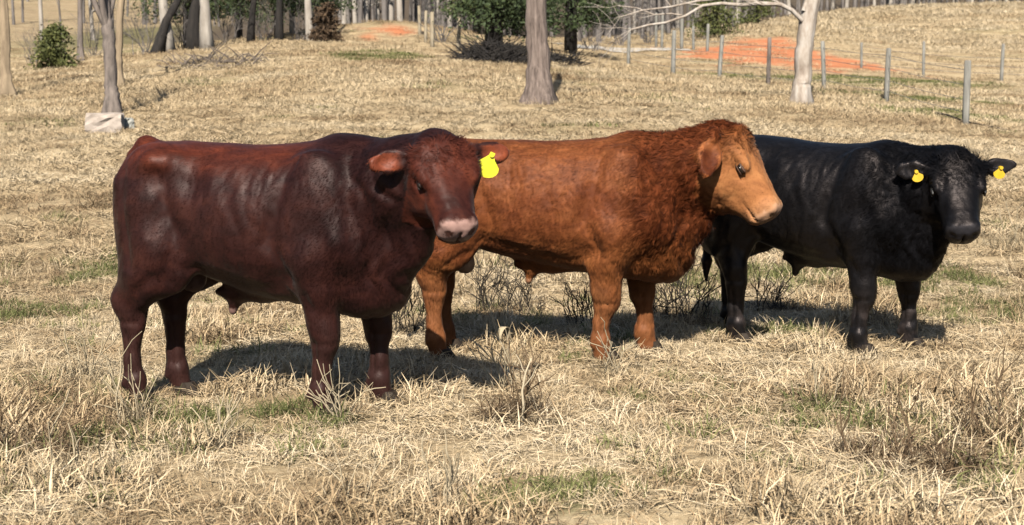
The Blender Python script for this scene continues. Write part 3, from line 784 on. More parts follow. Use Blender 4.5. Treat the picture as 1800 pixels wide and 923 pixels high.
# black bull on the right, facing the camera
loc, yaw = (1.955, 9.68, 0.0), R(-35)
b3 = make_bull(dict(loc=loc, yaw=yaw, len=1.0, girth=1.0, slope=-.09, hw=.96, mat=MAT3, lid=LID3, hue=hue3, hair=int(90000 * HAIR), hair_len=.018, legw=.96,
    feet=[(.46, -.25, 'f', .1), (.62, .19, 'f', 0), (-.38, -.26, 'h', 0), (-.66, .20, 'h', 0)],
    head=(world_pt((2.68, 8.94, 1.215), loc, yaw), world_dir((-.03, -.58, -.84), yaw), R(2)), head_scale=.98, crest=-.02,
    ears=[(-1, (-.02, -1, -.12), (.5, -.1, .8), .215), (1, (-.10, 1, .0), (.45, .1, .9), .215)],
    tags=[(0, .45, R(-5), R(-16), M_tag_o, .066), (1, .5, R(5), R(14), M_tag_o, .07)], scrotum=(-.46, .58), scr=.1, sheath=-.08, curl=.006, curl_dark=.1, tuft_lift=.2, leg_add=.035, legdark=.3, ear_skin=.1, ftop=.47, lift=.09))
tag(b3, 'black bull on the right facing the camera with an amber tag in each ear', 'bull', 'bulls standing in the pasture')

# ================================================================== trees, fences and other things of the background
class MB:
    """collects tubes and blades for one mesh"""
    def __init__(s): s.V = []; s.F = []
    def tube(s, pts, rads, n=7, cap=True, wob=0.0, bark=0.0, root=0.0):
        rj = [1 + bark * random.uniform(-1, 1) for _ in range(n)]; ph = random.uniform(0, 6)
        b = len(s.V); up = Vector((0, 0, 1)); prev = None
        for i, (p, r) in enumerate(zip(pts, rads)):
            p = Vector(p)
            d = (Vector(pts[min(i + 1, len(pts) - 1)]) - Vector(pts[max(i - 1, 0)])).normalized()
            x = Vector((.99, .13, .05)) if prev is None else prev.copy()
            x = x - d * x.dot(d)
            if x.length < 1e-3: x = d.cross(Vector((0, 1, 0)))
            x.normalize(); y = d.cross(x).normalized(); prev = x
            for j in range(n):
                a = 2 * math.pi * j / n; rr = r * (1 + wob * (random.random() - .5)) * rj[j] * (1 + (root * max(0, math.sin(4 * a + ph)) if i < 2 else 0))
                s.V.append(p + x * (math.cos(a) * rr) + y * (math.sin(a) * rr))
        for i in range(len(pts) - 1):
            for j in range(n):
                s.F.append((b + i * n + j, b + i * n + (j + 1) % n, b + (i + 1) * n + (j + 1) % n, b + (i + 1) * n + j))
        if cap:
            s.F.append(tuple(b + (len(pts) - 1) * n + j for j in range(n))); s.F.append(tuple(b + j for j in range(n - 1, -1, -1)))
    def build(s, name, mat, parent=None, smooth=True, link=True):
        return mesh_obj(name, s.V, s.F, mat, parent, smooth, link)

def limb(mb, p, d, length, r, depth, n=5, spread=.7, up=.15, kids=(2, 4), wig=.18):
    """a branch that bends, tapers and forks"""
    pts, rads = [Vector(p)], [r]; d = Vector(d).normalized(); k = 5 if depth > 1 else 4
    for i in range(k):
        d = (d + Vector((random.gauss(0, wig), random.gauss(0, wig), random.gauss(0, wig) + up * .3))).normalized()
        pts.append(pts[-1] + d * length / k); rads.append(r * (1 - .8 * (i + 1) / k) + .002)
    mb.tube(pts, rads, n if r > .03 else 4 if r > .012 else 3, cap=False)
    if depth > 0:
        for q in range(random.randint(*kids)):
            t = random.uniform(.3, .95); i = min(int(t * k), k - 1); o = pts[i].lerp(pts[i + 1], t * k - i)
            dd = (pts[i + 1] - pts[i]).normalized()
            nd = (dd + Vector((random.gauss(0, spread), random.gauss(0, spread), random.gauss(.1, spread * .6)))).normalized()
            limb(mb, o, nd, length * random.uniform(.4, .7), rads[i] * random.uniform(.45, .7), depth - 1, n, spread, up, kids, wig)

M_bark_grey = noise_mat('bark_grey', (.07, .058, .052), (.22, .18, .155), 10, .9, .9, (1, 1, .18), dist=.04)
M_bark_pink = noise_mat('bark_pinkish', (.07, .05, .042), (.27, .21, .178), 16, .9, 1.0, (1, 1, .10), dist=.08)
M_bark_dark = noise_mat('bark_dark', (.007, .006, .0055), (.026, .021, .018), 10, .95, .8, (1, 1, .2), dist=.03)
M_bark_white = noise_mat('bark_white', (.16, .12, .09), (.32, .27, .225), 5, .85, .6, (1, 1, .35), dist=.03, c3=(.46, .425, .385))
M_bark_wood = noise_mat('bark_wood', (.07, .06, .054), (.22, .195, .18), 3, .9, .3, (1, 1, .2))
M_bark_pale = noise_mat('bark_pale', (.22, .19, .16), (.42, .38, .33), 4, .85, .4, (1, 1, .3))
M_bark_tan = noise_mat('bark_tan', (.15, .11, .07), (.34, .26, .17), 6, .9, .5, (1, 1, .2))
M_post = noise_mat('post_weathered', (.13, .125, .11), (.30, .29, .26), 9, .9, .5, (1, 1, .12), dist=.01)
M_wire = noise_mat('wire_galvanised', (.10, .10, .10), (.2, .2, .2), 20, .5, 0)
M_ced = noise_mat('cedar_foliage', (.006, .012, .005), (.035, .055, .016), 3.5, .8, 0, c3=(.075, .095, .028))
M_ced_sunlit = noise_mat('cedar_foliage_sunlit', (.02, .03, .008), (.075, .085, .02), 3.5, .8, 0, c3=(.14, .14, .035))  # lighter, yellower copy of the cedar foliage, sunlight put into its colour
M_rust = noise_mat('leaves_russet', (.03, .018, .01), (.10, .06, .03), 5, .9, 0)

def trunk_from_pixels(path, Y, n=10):
    """path: (px, py, radius)"""
    return [at(a, b, Y) for a, b, r in path], [r for a, b, r in path]

def big_tree(label, mat, base_px, base_py, Y, path, crown_h, limbs, group=None, flare=1.5, cat='tree', lr=.07):
    g = ground_at(base_px, base_py, Y)
    t = empty('bare_tree', g)
    pts, rads = trunk_from_pixels(path, Y)
    pts = [Vector((g.x + (p.x - pts[0].x), g.y + .04 * i, g.z + (p.z - pts[0].z))) for i, p in enumerate(pts)]
    rr = rads[0]
    P_, R_ = [pts[0] - Vector((0, 0, .25)), pts[0] + Vector((0, 0, .05)), pts[0] + Vector((0, 0, .35))], [rr * flare * 1.1, rr * flare, rr * 1.12]
    for q, r in list(zip(pts, rads))[1:]:
        # fine steps so the bark can wander
        a, ra = P_[-1], R_[-1]
        for k in range(1, 5):
            P_.append(a.lerp(q, k / 4) + Vector((random.gauss(0, .012), random.gauss(0, .012), 0))); R_.append(ra + (r - ra) * k / 4)
    d = (P_[-1] - P_[-5]).normalized(); top = P_[-1]; r = R_[-1]; k = 6
    for i in range(k):
        d = (d + Vector((random.gauss(0, .06), random.gauss(0, .06), .1))).normalized()
        P_.append(P_[-1] + d * crown_h / k); R_.append(max(r * (1 - .85 * (i + 1) / k), .012))
    tb = MB(); tb.tube([p - g for p in P_], R_, 26, True, .05, .075, .3); tb.build('trunk', mat, t)
    cb = MB(); n0 = len(P_) - k - 1
    for i in range(limbs):
        j = n0 + random.uniform(.2, k - .3); a = int(j); o = P_[a].lerp(P_[a + 1], j - a)
        an = random.uniform(0, 6.28)
        limb(cb, o - g, Vector((math.cos(an), math.sin(an), .55)), crown_h * random.uniform(.35, .6), R_[a] * .55, 2, 5, .5, .2)
    cb.build('crown', mat, t)
    tag(t, label, cat, group)
    return t, g, P_

big_tree('thick straight pinkish grey trunk in the middle, behind the rust bull', M_bark_pink, 948, 184, 29, [(948, 184, .235), (946, 120, .225), (944, 60, .21), (942, 0, .195), (940, -80, .18)], 6.0, 9, flare=1.35)
# forked tree over the pale block, its twin trunk behind
tr, g, Pq = big_tree('dark grey forked tree standing right behind the pale concrete block', M_bark_grey, 197, 192, 29.5, [(197, 192, .135), (194, 140, .125), (191, 90, .12), (187, 45, .125), (183, 20, .09)], 3.6, 6, flare=1.5)
fk = MB(); o = Pq[-10] - g
for e, rad in (((.55, .2, 1.6), .075), ((-.55, -.1, 1.5), .065), ((.25, .6, 2.0), .06)):
    limb(fk, o, Vector(e), 3.2, rad, 3, 6, .45, .2, (2, 3))
fk.build('fork', M_bark_grey, tr)
big_tree('slender tan trunk close behind the dark forked tree', M_bark_tan, 208, 150, 37, [(209, 135, .10), (208, 80, .09), (211, 0, .085)], 4.0, 5)
big_tree('tan and grey trunk at the far left edge of the picture', M_bark_tan, 10, 148, 36, [(12, 145, .13), (9, 90, .12), (7, 30, .11), (4, -40, .1)], 4.0, 6)
big_tree('pale thin trunk between the small round cedar and the forked tree', M_bark_grey, 142, 110, 50, [(142, 112, .09), (140, 50, .08), (139, -20, .07)], 4, 5)

# white tree by the fence with long pale boughs reaching left
tr, g, Pq = big_tree('leaning white barked tree beside the fence with long pale boughs', M_bark_white, 1408, 182, 33, [(1406, 182, .185), (1408, 140, .185), (1412, 90, .19), (1420, 40, .19), (1430, -10, .18)], 4.0, 6, flare=1.2)
bo = MB()
def bough(path, r0, r1, dy=0.0, sub=3):
    n = len(path); pts = [at(a, b, 33 + dy * i) - g for i, (a, b) in enumerate(path)]; rads = [r0 + (r1 - r0) * i / (n - 1) for i in range(n)]
    bo.tube(pts, rads, 6, False)
    for q in range(sub):
        i = random.randint(1, n - 1)
        limb(bo, pts[i], Vector((-.8, random.gauss(0, .5), random.gauss(0, .5))), random.uniform(.5, 1.3), rads[i] * .6, 1, 4, .5, 0)
bough([(1410, 36), (1392, 18), (1372, 8), (1340, 6), (1300, 9), (1268, 6), (1235, 10), (1205, 28), (1170, 40), (1140, 44), (1110, 52)], .055, .02, -.06, 6)
bough([(1340, 6), (1300, -4), (1260, -2), (1225, 2), (1180, 12), (1130, 18), (1090, 30)], .04, .012, -.08, 5)
bough([(1205, 28), (1180, 24), (1150, 26), (1120, 14), (1085, 10)], .022, .01, .05, 4)
bough([(1412, 20), (1420, -5), (1400, -30), (1370, -45)], .05, .03, .1, 3)
bo.build('bough', M_bark_white, tr)
mesh_patch = MB()

# ---------------- trees at the brow of the slope on the left (dark leaning ones and pale ones)
def brow_tree(label, mat, px, py, Y, r, lean, hgt, limbs=4, crooked=.05, rad_top=.6):
    g = ground_at(px, py, Y); t = empty('brow_tree', g)
    P_, R_ = [Vector((0, 0, -.2))], [r * 1.35]; d = Vector((lean, 0, 1)).normalized(); k = 10
    for i in range(k):
        d = (d + Vector((random.gauss(0, crooked), random.gauss(0, crooked), .03))).normalized()
        P_.append(P_[-1] + d * hgt / k); R_.append(r * (1 - (1 - rad_top * .25) * (i / k) ** 1.3))
    b = MB(); b.tube(P_, R_, 14, True, .06, .1, .3); b.build('trunk', mat, t)
    c = MB()
    for q in range(limbs):
        i = random.randint(3, k - 1); an = random.uniform(0, 6.28)
        limb(c, P_[i], Vector((math.cos(an), math.sin(an), .5)), hgt * random.uniform(.2, .4), R_[i] * .5, 2, 4, .5, .15)
    c.build('crown', mat, t); tag(t, label, 'tree', 'trees along the brow of the slope'); return t
brow_tree('black crooked leaning trunk, leftmost dark one on the brow', M_bark_dark, 270, 98, 48, .14, .18, 7, 5, .13)
brow_tree('pale trunk standing right of the black leaning trunk on the brow', M_bark_pale, 298, 95, 48.5, .15, .0, 8)
brow_tree('black forked trunk left of the second pale trunk on the brow', M_bark_dark, 342, 88, 49, .17, .1, 7, 6, .12)
brow_tree('grey pale trunk right of the black forked trunk on the brow', M_bark_pale, 366, 90, 48, .16, .0, 8)
brow_tree('thin dark trunk standing alone between pale trunks on the brow', M_bark_dark, 441, 76, 52, .1, .02, 8, 6, .04)
brow_tree('dark trunk under the overhanging green cedar boughs', M_bark_dark, 491, 72, 53, .11, .0, 7, 5, .05)
brow_tree('slim pale trunk beside the russet bush on the brow', M_bark_pale, 545, 70, 52, .12, .0, 8)
brow_tree('thin pale trunk left of the slim pale trunk on the brow', M_bark_pale, 515, 70, 58, .08, .02, 8)

# ---------------- evergreens
def cedar_mesh(hgt, rad, n, skirt=.06, seed=0, shape=.8, leaf=.11, lean=0.0):
    """uneven cone of leaf-sized sprays gathered on boughs"""
    r_ = np.random.default_rng(seed)
    nb = 60; V = []
    bz = skirt * hgt + (1 - skirt) * hgt * r_.random(nb) ** 1.25 * .97
    ba = r_.random(nb) * 6.283
    bl = rad * (1 - ((bz / hgt)) ** 1.0 * .93) ** shape * (.65 + .5 * r_.random(nb))
    k = r_.integers(0, nb, n); t = r_.random(n) ** .6
    x = np.cos(ba[k]) * bl[k] * t; y = np.sin(ba[k]) * bl[k] * t; z = bz[k] + t * bl[k] * (.12 - .25 * t) * 1.2
    sp = .07 * rad + .13 * rad * (1 - np.abs(t - .55))
    c = np.column_stack([x, y, z]) + r_.normal(0, 1, (n, 3)) * np.column_stack([sp, sp, sp * .55])
    d = r_.normal(0, 1, (n, 3)) + np.column_stack([np.cos(ba[k]), np.sin(ba[k]), -.15 * np.ones(n)]) * .9; d /= np.linalg.norm(d, axis=1, keepdims=True)
    e = np.cross(d, r_.normal(0, 1, (n, 3))); e /= np.linalg.norm(e, axis=1, keepdims=True)
    L = leaf * (.6 + .8 * r_.random((n, 1)))
    Vv = np.stack([c - e * L * .35, c + d * L, c + e * L * .35, c - d * L * .5], 1).reshape(-1, 3)
    Ff = np.arange(n * 4).reshape(-1, 4)
    return fast_mesh('cedar_crown', Vv, Ff)
def cedar(label, px, py, Y, hgt, rad, n, mat, seed, trunk_r=.12, skirt=.06, name='cedar_tree', cat='tree', group=None, leaf=.11, shape=.8):
    g = ground_at(px, py, Y); t = empty(name, g)
    b = MB(); b.tube([(0, 0, -.2), (.02, 0, hgt * .3), (0, .02, hgt * .65), (0, 0, hgt * .95)], [trunk_r * 1.2, trunk_r, trunk_r * .6, .02], 8)
    for q in range(26):
        z = hgt * random.uniform(skirt + .02, .85); a = random.uniform(0, 6.28); l = rad * (1 - z / hgt) * .8 + .1
        b.tube([(0, 0, z), (math.cos(a) * l * .5, math.sin(a) * l * .5, z + .08 * l), (math.cos(a) * l, math.sin(a) * l, z + .02)], [trunk_r * .25, trunk_r * .15, .006], 4, False)
    b.build('trunk', M_bark_dark, t)
    me = cedar_mesh(hgt, rad, n, skirt, seed, shape, leaf); me.materials.append(mat)
    o = bpy.data.objects.new('crown', me); COL.objects.link(o); o.parent = t
    tag(t, label, cat, group); return t
GE = 'evergreens in the background'
cedar('large dark cedar left of the thick middle trunk, boughs high over its black stem', 868, 94, 48, 7.5, 2.3, 23400, M_ced, 1, .26, .13, group=GE, leaf=.085)
cedar('dark cedar just right of the thick middle trunk', 1003, 92, 52, 7.5, 1.7, 18200, M_ced, 2, .2, .13, group=GE, leaf=.085)
cedar('sunlit green cedar behind the fence line left of the clay bank', 1255, 82, 72, 2.9, 1.5, 3500, M_ced_sunlit, 3, .1, .04, group=GE, leaf=.10)
cedar('low green cedar at the top left corner of the clay bank', 1330, 58, 80, 2.2, 1.3, 2000, M_ced_sunlit, 4, .1, .04, group=GE, leaf=.10)
cedar('small bushy round cedar on its own at the far left', 97, 128, 47, 1.35, .78, 3200, M_ced_sunlit, 5, .06, .02, group=GE, leaf=.08, shape=.6)
cedar('green cedar overhanging the brow left of the russet bush', 490, 70, 56, 7.0, 2.2, 15600, M_ced, 6, .16, .19, group=GE, leaf=.085)
cedar('dark cedar above the black forked trunks on the brow', 330, 92, 58, 7.5, 2.2, 15600, M_ced, 7, .16, .2, group=GE, leaf=.085)
cedar('dull green cedar between the brow trunks, second from the grey wood', 420, 82, 66, 7.0, 2.2, 13000, M_ced, 8, .15, .2, group=GE, leaf=.085)
cedar('dark cedar half hidden behind the russet bush', 555, 74, 62, 7, 1.7, 11700, M_ced, 9, .15, .15, group=GE, leaf=.085)
cedar('green cedar between the pale fence posts and the large dark cedar', 838, 84, 60, 6, 1.5, 3500, M_ced_sunlit, 10, .14, .12, group=GE, leaf=.10)
cedar('cedar deep in the wood behind the large dark cedar', 905, 84, 66, 7, 2.0, 9100, M_ced, 12, .14, .14, group=GE, leaf=.085)
cedar('russet leafed bush at the end of the brow, left of the clay mound', 573, 72, 51, 1.3, .55, 2200, M_rust, 11, .05, .02, 'russet_bush', 'bush', leaf=.09, shape=.35)

# dark branch piles stand in for cedar shade; the grey branches are real brush
def brush_shade_pile(label, px, py, Y, rx, ry, hgt, n, mat):
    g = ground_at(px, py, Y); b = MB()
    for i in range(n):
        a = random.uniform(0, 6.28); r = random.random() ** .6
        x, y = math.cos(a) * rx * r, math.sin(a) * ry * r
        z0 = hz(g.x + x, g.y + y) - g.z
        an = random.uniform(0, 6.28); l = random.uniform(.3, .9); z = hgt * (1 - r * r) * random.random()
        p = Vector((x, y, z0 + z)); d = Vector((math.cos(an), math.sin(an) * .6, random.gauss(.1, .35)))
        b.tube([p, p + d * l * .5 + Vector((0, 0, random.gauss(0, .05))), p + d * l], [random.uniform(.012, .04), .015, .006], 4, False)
    o = b.build('brush_shade_pile', mat); 
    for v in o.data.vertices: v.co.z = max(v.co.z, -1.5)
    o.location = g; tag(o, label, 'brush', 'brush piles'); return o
brush_shade_pile('black pile of branches added as the shade under the large dark cedar', 868, 112, 44, 1.1, 1.7, .42, 900, M_bark_dark)
brush_shade_pile('low dark branches added as shade right of the thick middle trunk', 985, 112, 45, .55, 1.0, .3, 260, M_bark_dark)
M_twig = noise_mat('twigs_grey_brown', (.07, .055, .045), (.18, .145, .115), 8, .9, .2)
brush_shade_pile('scattered grey branches lying on the slope below the brow trunks', 385, 117, 42, 1.7, 1.8, .12, 130, M_twig)

# pale blocks by the forked tree
def rough_block(name, label, px, py, Y, sx, sy, sz, mat, rz, seed):
    g = ground_at(px, py, Y); r_ = random.Random(seed); n = 5; V, F = [], []
    def idx3(i, j, k): return (i * (n + 1) + j) * (n + 1) + k
    vm = {}
    for i in range(n + 1):
        for j in range(n + 1):
            for k in range(n + 1):
                if 0 < i < n and 0 < j < n and 0 < k < n: continue
                q = Vector((i / n - .5, j / n - .5, k / n)); e = sum(1 for c_ in (i, j, k) if c_ in (0, n))
                f = 1 - .035 * (e == 2) - .075 * (e == 3); ctr = Vector((0, 0, .5)); q = ctr + (q - ctr) * f
                vm[(i, j, k)] = len(V); V.append((q.x * sx + r_.gauss(0, .012), q.y * sy + r_.gauss(0, .012), q.z * sz + r_.gauss(0, .01) - .03))
    def quad(f):
        for a in range(n):
            for b in range(n): F.append(tuple(vm[f(a + p, b + q)] for p, q in ((0, 0), (1, 0), (1, 1), (0, 1))))
    quad(lambda a, b: (a, b, n)); quad(lambda a, b: (b, a, 0)); quad(lambda a, b: (a, 0, b)); quad(lambda a, b: (b, n, a)); quad(lambda a, b: (n, a, b)); quad(lambda a, b: (0, b, a))
    o = mesh_obj(name, V, F, mat, None, False); o.location = g; o.rotation_euler = (0, 0, rz); tag(o, label, 'block'); return o
rough_block('concrete_block', 'pale pinkish white concrete block on the slope below the forked tree', 185, 237, 25.5, .62, .45, .36, noise_mat('block_pale', (.27, .22, .185), (.42, .36, .31), 6, .9, .4), .15, 1)
rough_block('stone', 'small grey stone touching the right side of the pale block', 222, 226, 26, .24, .28, .22, noise_mat('stone_grey', (.20, .2, .18), (.34, .34, .31), 8, .9, .5), .4, 2)

# ---------------- fences
def fence(name, label, posts, wires=4, sag=.03, wire_h=(.25, .5, .8, 1.1)):
    """posts: (px, py_base, Y, height, radius, lean, material)"""
    g0 = ground_at(*posts[0][:3]); t = empty(name, g0); tops = []
    for (px, py, Y, hgt, rad, lean, mat) in posts:
        g = ground_at(px, py, Y); b = MB(); o = g - g0
        d = Vector((lean, random.gauss(0, .02), 1))
        b.tube([Vector((0, 0, -.3)), d * hgt * .33, d * hgt * .66, d * (hgt - .02), d * hgt], [q * .85 for q in (rad * 1.04, rad, rad * .97, rad * .93, rad * .7)], 9, True, .06)
        po = b.build('post', mat, t); po.location = o; tops.append((o, d))
    for wh in wire_h[:wires]:
        b = MB()
        for i in range(len(tops) - 1):
            a = tops[i][0] + tops[i][1] * wh + Vector((0, -.06, 0)); c = tops[i + 1][0] + tops[i + 1][1] * wh + Vector((0, -.06, 0))
            b.tube([a, a.lerp(c, .5) - Vector((0, 0, sag)), c], [.006] * 3, 4, False)
        b.build('wire', M_wire, t)
    tag(t, label, 'fence'); return t
fence('wire_fence', 'wire fence of weathered round posts passing the white tree on the right',
      [(1697, 222, 30, 1.30, .085, .01, M_post), (1558, 178, 36, 1.28, .075, .02, M_post), (1449, 158, 39.5, 1.28, .07, -.05, M_post), (1350, 155, 41, 1.35, .07, .02, M_bark_grey), (1264, 138, 44.5, 1.3, .075, .06, M_post),
       (1183, 135, 46, 1.38, .085, .01, M_post), (1104, 118, 51, 1.3, .07, .03, M_post)])
fence('wire_fence', 'farther wire fence with thin posts on the grassy hillside at right',
      [(1900, 138, 52, 1.3, .07, .0, M_post), (1760, 140, 53, 1.3, .075, .02, M_post), (1623, 137, 54.5, 1.28, .065, .0, M_post), (1514, 134, 56, .95, .06, -.03, M_post)], 3)
fence('wire_fence', 'row of pale posts climbing behind the first fence left of the clay bank',
      [(1243, 92, 61, 1.1, .075, .03, M_post), (1219, 92, 63, 1.0, .07, -.02, M_post), (1198, 94, 63, 1.35, .085, .0, M_post), (1163, 94, 64, 1.5, .075, .02, M_post), (1153, 100, 65, 1.5, .07, 0, M_post)], 3)
M_post_tan = noise_mat('post_tan', (.22, .18, .12), (.40, .34, .25), 9, .9, .4, (1, 1, .12))
fence('wire_fence', 'short run of tan posts beside the clay mound left of the large cedar',
      [(806, 96, 49, 1.15, .08, .02, M_post_tan), (760, 88, 52, 1.2, .085, .0, M_post_tan), (748, 78, 54, 1.15, .07, .02, M_post_tan), (738, 68, 57, 1.15, .075, -.02, M_post_tan)], 3)

# ---------------- the wood behind
def wood_proto(seed, hgt, r, mat, nl):
    random.seed(seed); t = empty('wood_tree', (0, 0, -50)); P_, R_ = [Vector((0, 0, -.3))], [r * 1.3]; d = Vector((random.gauss(0, .03), random.gauss(0, .03), 1)); k = 9
    for i in range(k):
        d = (d + Vector((random.gauss(0, .035), random.gauss(0, .035), .04))).normalized(); P_.append(P_[-1] + d * hgt / k); R_.append(r * (1 - .9 * (i / (k - 1)) ** 1.2) + .01)
    b = MB(); b.tube(P_, R_, 6, False); b.build('trunk', mat, t)
    c = MB()
    for q in range(nl):
        i = random.randint(2, k - 1); an = random.uniform(0, 6.28)
        limb(c, P_[i], Vector((math.cos(an), math.sin(an), .6)), hgt * random.uniform(.12, .3), R_[i] * .45 + .01, 2, 4, .5, .2, (2, 3))
    c.build('crown', mat, t); return t
protos = [wood_proto(100 + i, 11 + i % 3 * 1.5, (.10, .13, .08, .15, .11)[i], (M_bark_wood, M_bark_pale, M_bark_wood, M_bark_pale, M_bark_wood)[i], 13) for i in range(5)]
random.seed(42)
LBL = {'mid': 'slender bare grey tree in the wood between the clay mound and the cedars',
       'right': 'slender bare tree along the wood edge above the grassy hill',
       'track': 'bare trunk in the wood beyond the gravel track right of the cedars',
       'left': 'bare trunk on the far field slope at upper left'}
used = set(); spots = []
for i in range(26): spots.append((600 + i * 8.5 + random.uniform(-4, 4), 'mid', random.uniform(74, 96)))
for i in range(34): spots.append((1385 + i * 14 + random.uniform(-6, 6), 'right', random.uniform(101, 116)))
for i in range(30): spots.append((1000 + i * 10.5 + random.uniform(-5, 5), 'track', random.uniform(70, 100)))
for i in range(5): spots.append((30 + i * 45 + random.uniform(-9, 9), 'left', random.uniform(95, 140)))
for i, (px, kd, Y) in enumerate(spots):
    k = i % 5; src = protos[k]
    t = src if k not in used else copy_tree(src); used.add(k)
    x = (px - 900) / F_PX * Y; t.location = (x, Y, hz(x, Y)); t.rotation_euler = (0, 0, random.uniform(0, 6.28)); s = random.uniform(.75, 1.2); t.scale = (s, s, s)
    tag(t, LBL[kd], 'tree', 'bare trees of the wood, ' + kd)
# the depth of the wood, one mass
def wood_mass():
    Vs, Fs, off = [], [], 0; r_ = random.Random(5)
    src = []
    for p in protos:
        for ch in p.children:
            me = ch.data; co = np.empty(len(me.vertices) * 3, np.float32); me.vertices.foreach_get('co', co)
            fc = [tuple(pl.vertices) for pl in me.polygons if len(pl.vertices) == 4]; src.append((p, co.reshape(-1, 3), np.array(fc)))
    for i in range(260):
        Y = r_.uniform(98, 150) if i < 150 else r_.uniform(85, 110); px = r_.uniform(560, 1950) if i < 175 else r_.uniform(570, 1300)
        if px > 1380: Y = r_.uniform(112, 160)
        if i >= 215: px = r_.uniform(-120, 600); Y = r_.uniform(125, 185)
        x = (px - 900) / F_PX * Y; z = hz(x, Y, False); a = r_.uniform(0, 6.28); s = r_.uniform(.7, 1.3); p = protos[r_.randrange(5)]
        ca_, sa = math.cos(a) * s, math.sin(a) * s
        for q, co, fc in src:
            if q is not p: continue
            W = np.column_stack([co[:, 0] * ca_ - co[:, 1] * sa + x, co[:, 0] * sa + co[:, 1] * ca_ + Y, co[:, 2] * s + z]); Vs.append(W); Fs.append(fc + off); off += len(W)
    me = fast_mesh('woodland', np.concatenate(Vs), np.concatenate(Fs)); me.materials.append(M_bark_wood)
    o = bpy.data.objects.new('woodland', me); COL.objects.link(o); tag(o, 'deep grey leafless wood filling the top of the picture', 'wood', kind='stuff'); return len(me.polygons)
wood_mass()
# grey leafless shrubs along the brow, the track and the far field
def shrub(label, px, py, Y, hgt, n, mat):
    g = ground_at(px, py, Y); b = MB()
    for i in range(n):
        a = random.uniform(0, 6.28); limb(b, Vector((random.gauss(0, .12), random.gauss(0, .12), -.05)), Vector((math.cos(a) * .6, math.sin(a) * .6, 1)), hgt * random.uniform(.6, 1.1), .014, 2, 4, .45, .2, (2, 4))
    o = b.build('bare_shrub', mat); o.location = g; tag(o, label, 'shrub', 'leafless shrubs'); return o
random.seed(77)
for px, py, Y, hg, nn, lb in ((255, 100, 49, 1.6, 12, 'leafless grey shrub left of the black crooked trunk'), (320, 92, 50, 1.5, 12, 'leafless grey shrub between the first pale trunk and the black forked trunk'),
                              (395, 84, 51, 1.4, 10, 'leafless grey shrub right of the grey pale trunk'), (465, 76, 54, 1.5, 12, 'leafless grey shrub between the two dark trunks under the cedar'), (528, 72, 54, 1.5, 12, 'leafless grey shrub between the two slim pale trunks'),
                              (775, 84, 55, 2.0, 16, 'leafless grey thicket right of the tan fence posts'), (1040, 96, 62, 2.2, 16, 'leafless shrub at the left end of the gravel track'), (1090, 98, 66, 2.4, 16, 'leafless shrub behind the gravel track'),
                              (1140, 94, 70, 2.4, 16, 'leafless shrub beyond the right end of the gravel track'), (60, 120, 60, 1.6, 14, 'leafless shrub left of the small round cedar'), (165, 112, 60, 1.8, 14, 'leafless shrub behind the forked tree')):
    shrub(lb, px, py, Y, hg, nn, M_bark_wood)

# ================================================================== grass
def straw_mat(name, stops, translucent=.25):
    m, nt, N, L, P = new_mat(name)
    ai = N.new('ShaderNodeAttribute'); ai.attribute_type = 'INSTANCER'; ai.attribute_name = 'tint'
    ab = N.new('ShaderNodeAttribute'); ab.attribute_name = 'blade'
    ad = N.new('ShaderNodeMath'); ad.operation = 'MULTIPLY_ADD'; ad.inputs[1].default_value = .5
    L.new(ab.outputs['Fac'], ad.inputs[0])
    hf = N.new('ShaderNodeMath'); hf.operation = 'MULTIPLY'; hf.inputs[1].default_value = .5; L.new(ai.outputs['Fac'], hf.inputs[0]); L.new(hf.outputs[0], ad.inputs[2])
    rp = ramp(N, stops); L.new(ad.outputs[0], rp.inputs[0]); L.new(rp.outputs[0], P.inputs['Base Color'])
    P.inputs['Roughness'].default_value = .7; P.inputs['Specular IOR Level'].default_value = .25
    tr = N.new('ShaderNodeBsdfTranslucent'); L.new(rp.outputs[0], tr.inputs[0])
    mx = N.new('ShaderNodeMixShader'); mx.inputs[0].default_value = translucent
    L.new(P.outputs[0], mx.inputs[1]); L.new(tr.outputs[0], mx.inputs[2]); L.new(mx.outputs[0], N['Material Output'].inputs[0])
    return m
STRAW = [(0.0, (.03, .02, .013)), (.16, (.12, .078, .045)), (.28, (.27, .185, .10)), (.40, (.39, .28, .165)), (.50, (.47, .355, .205)), (.60, (.54, .415, .265)), (.72, (.61, .485, .31)), (.86, (.65, .53, .365)), (1.0, (.72, .61, .44))]
M_straw = straw_mat('dry_grass', STRAW, .08)
M_green = straw_mat('green_grass', [(0, (.06, .07, .024)), (.5, (.17, .185, .065)), (1, (.36, .345, .15))], .35)

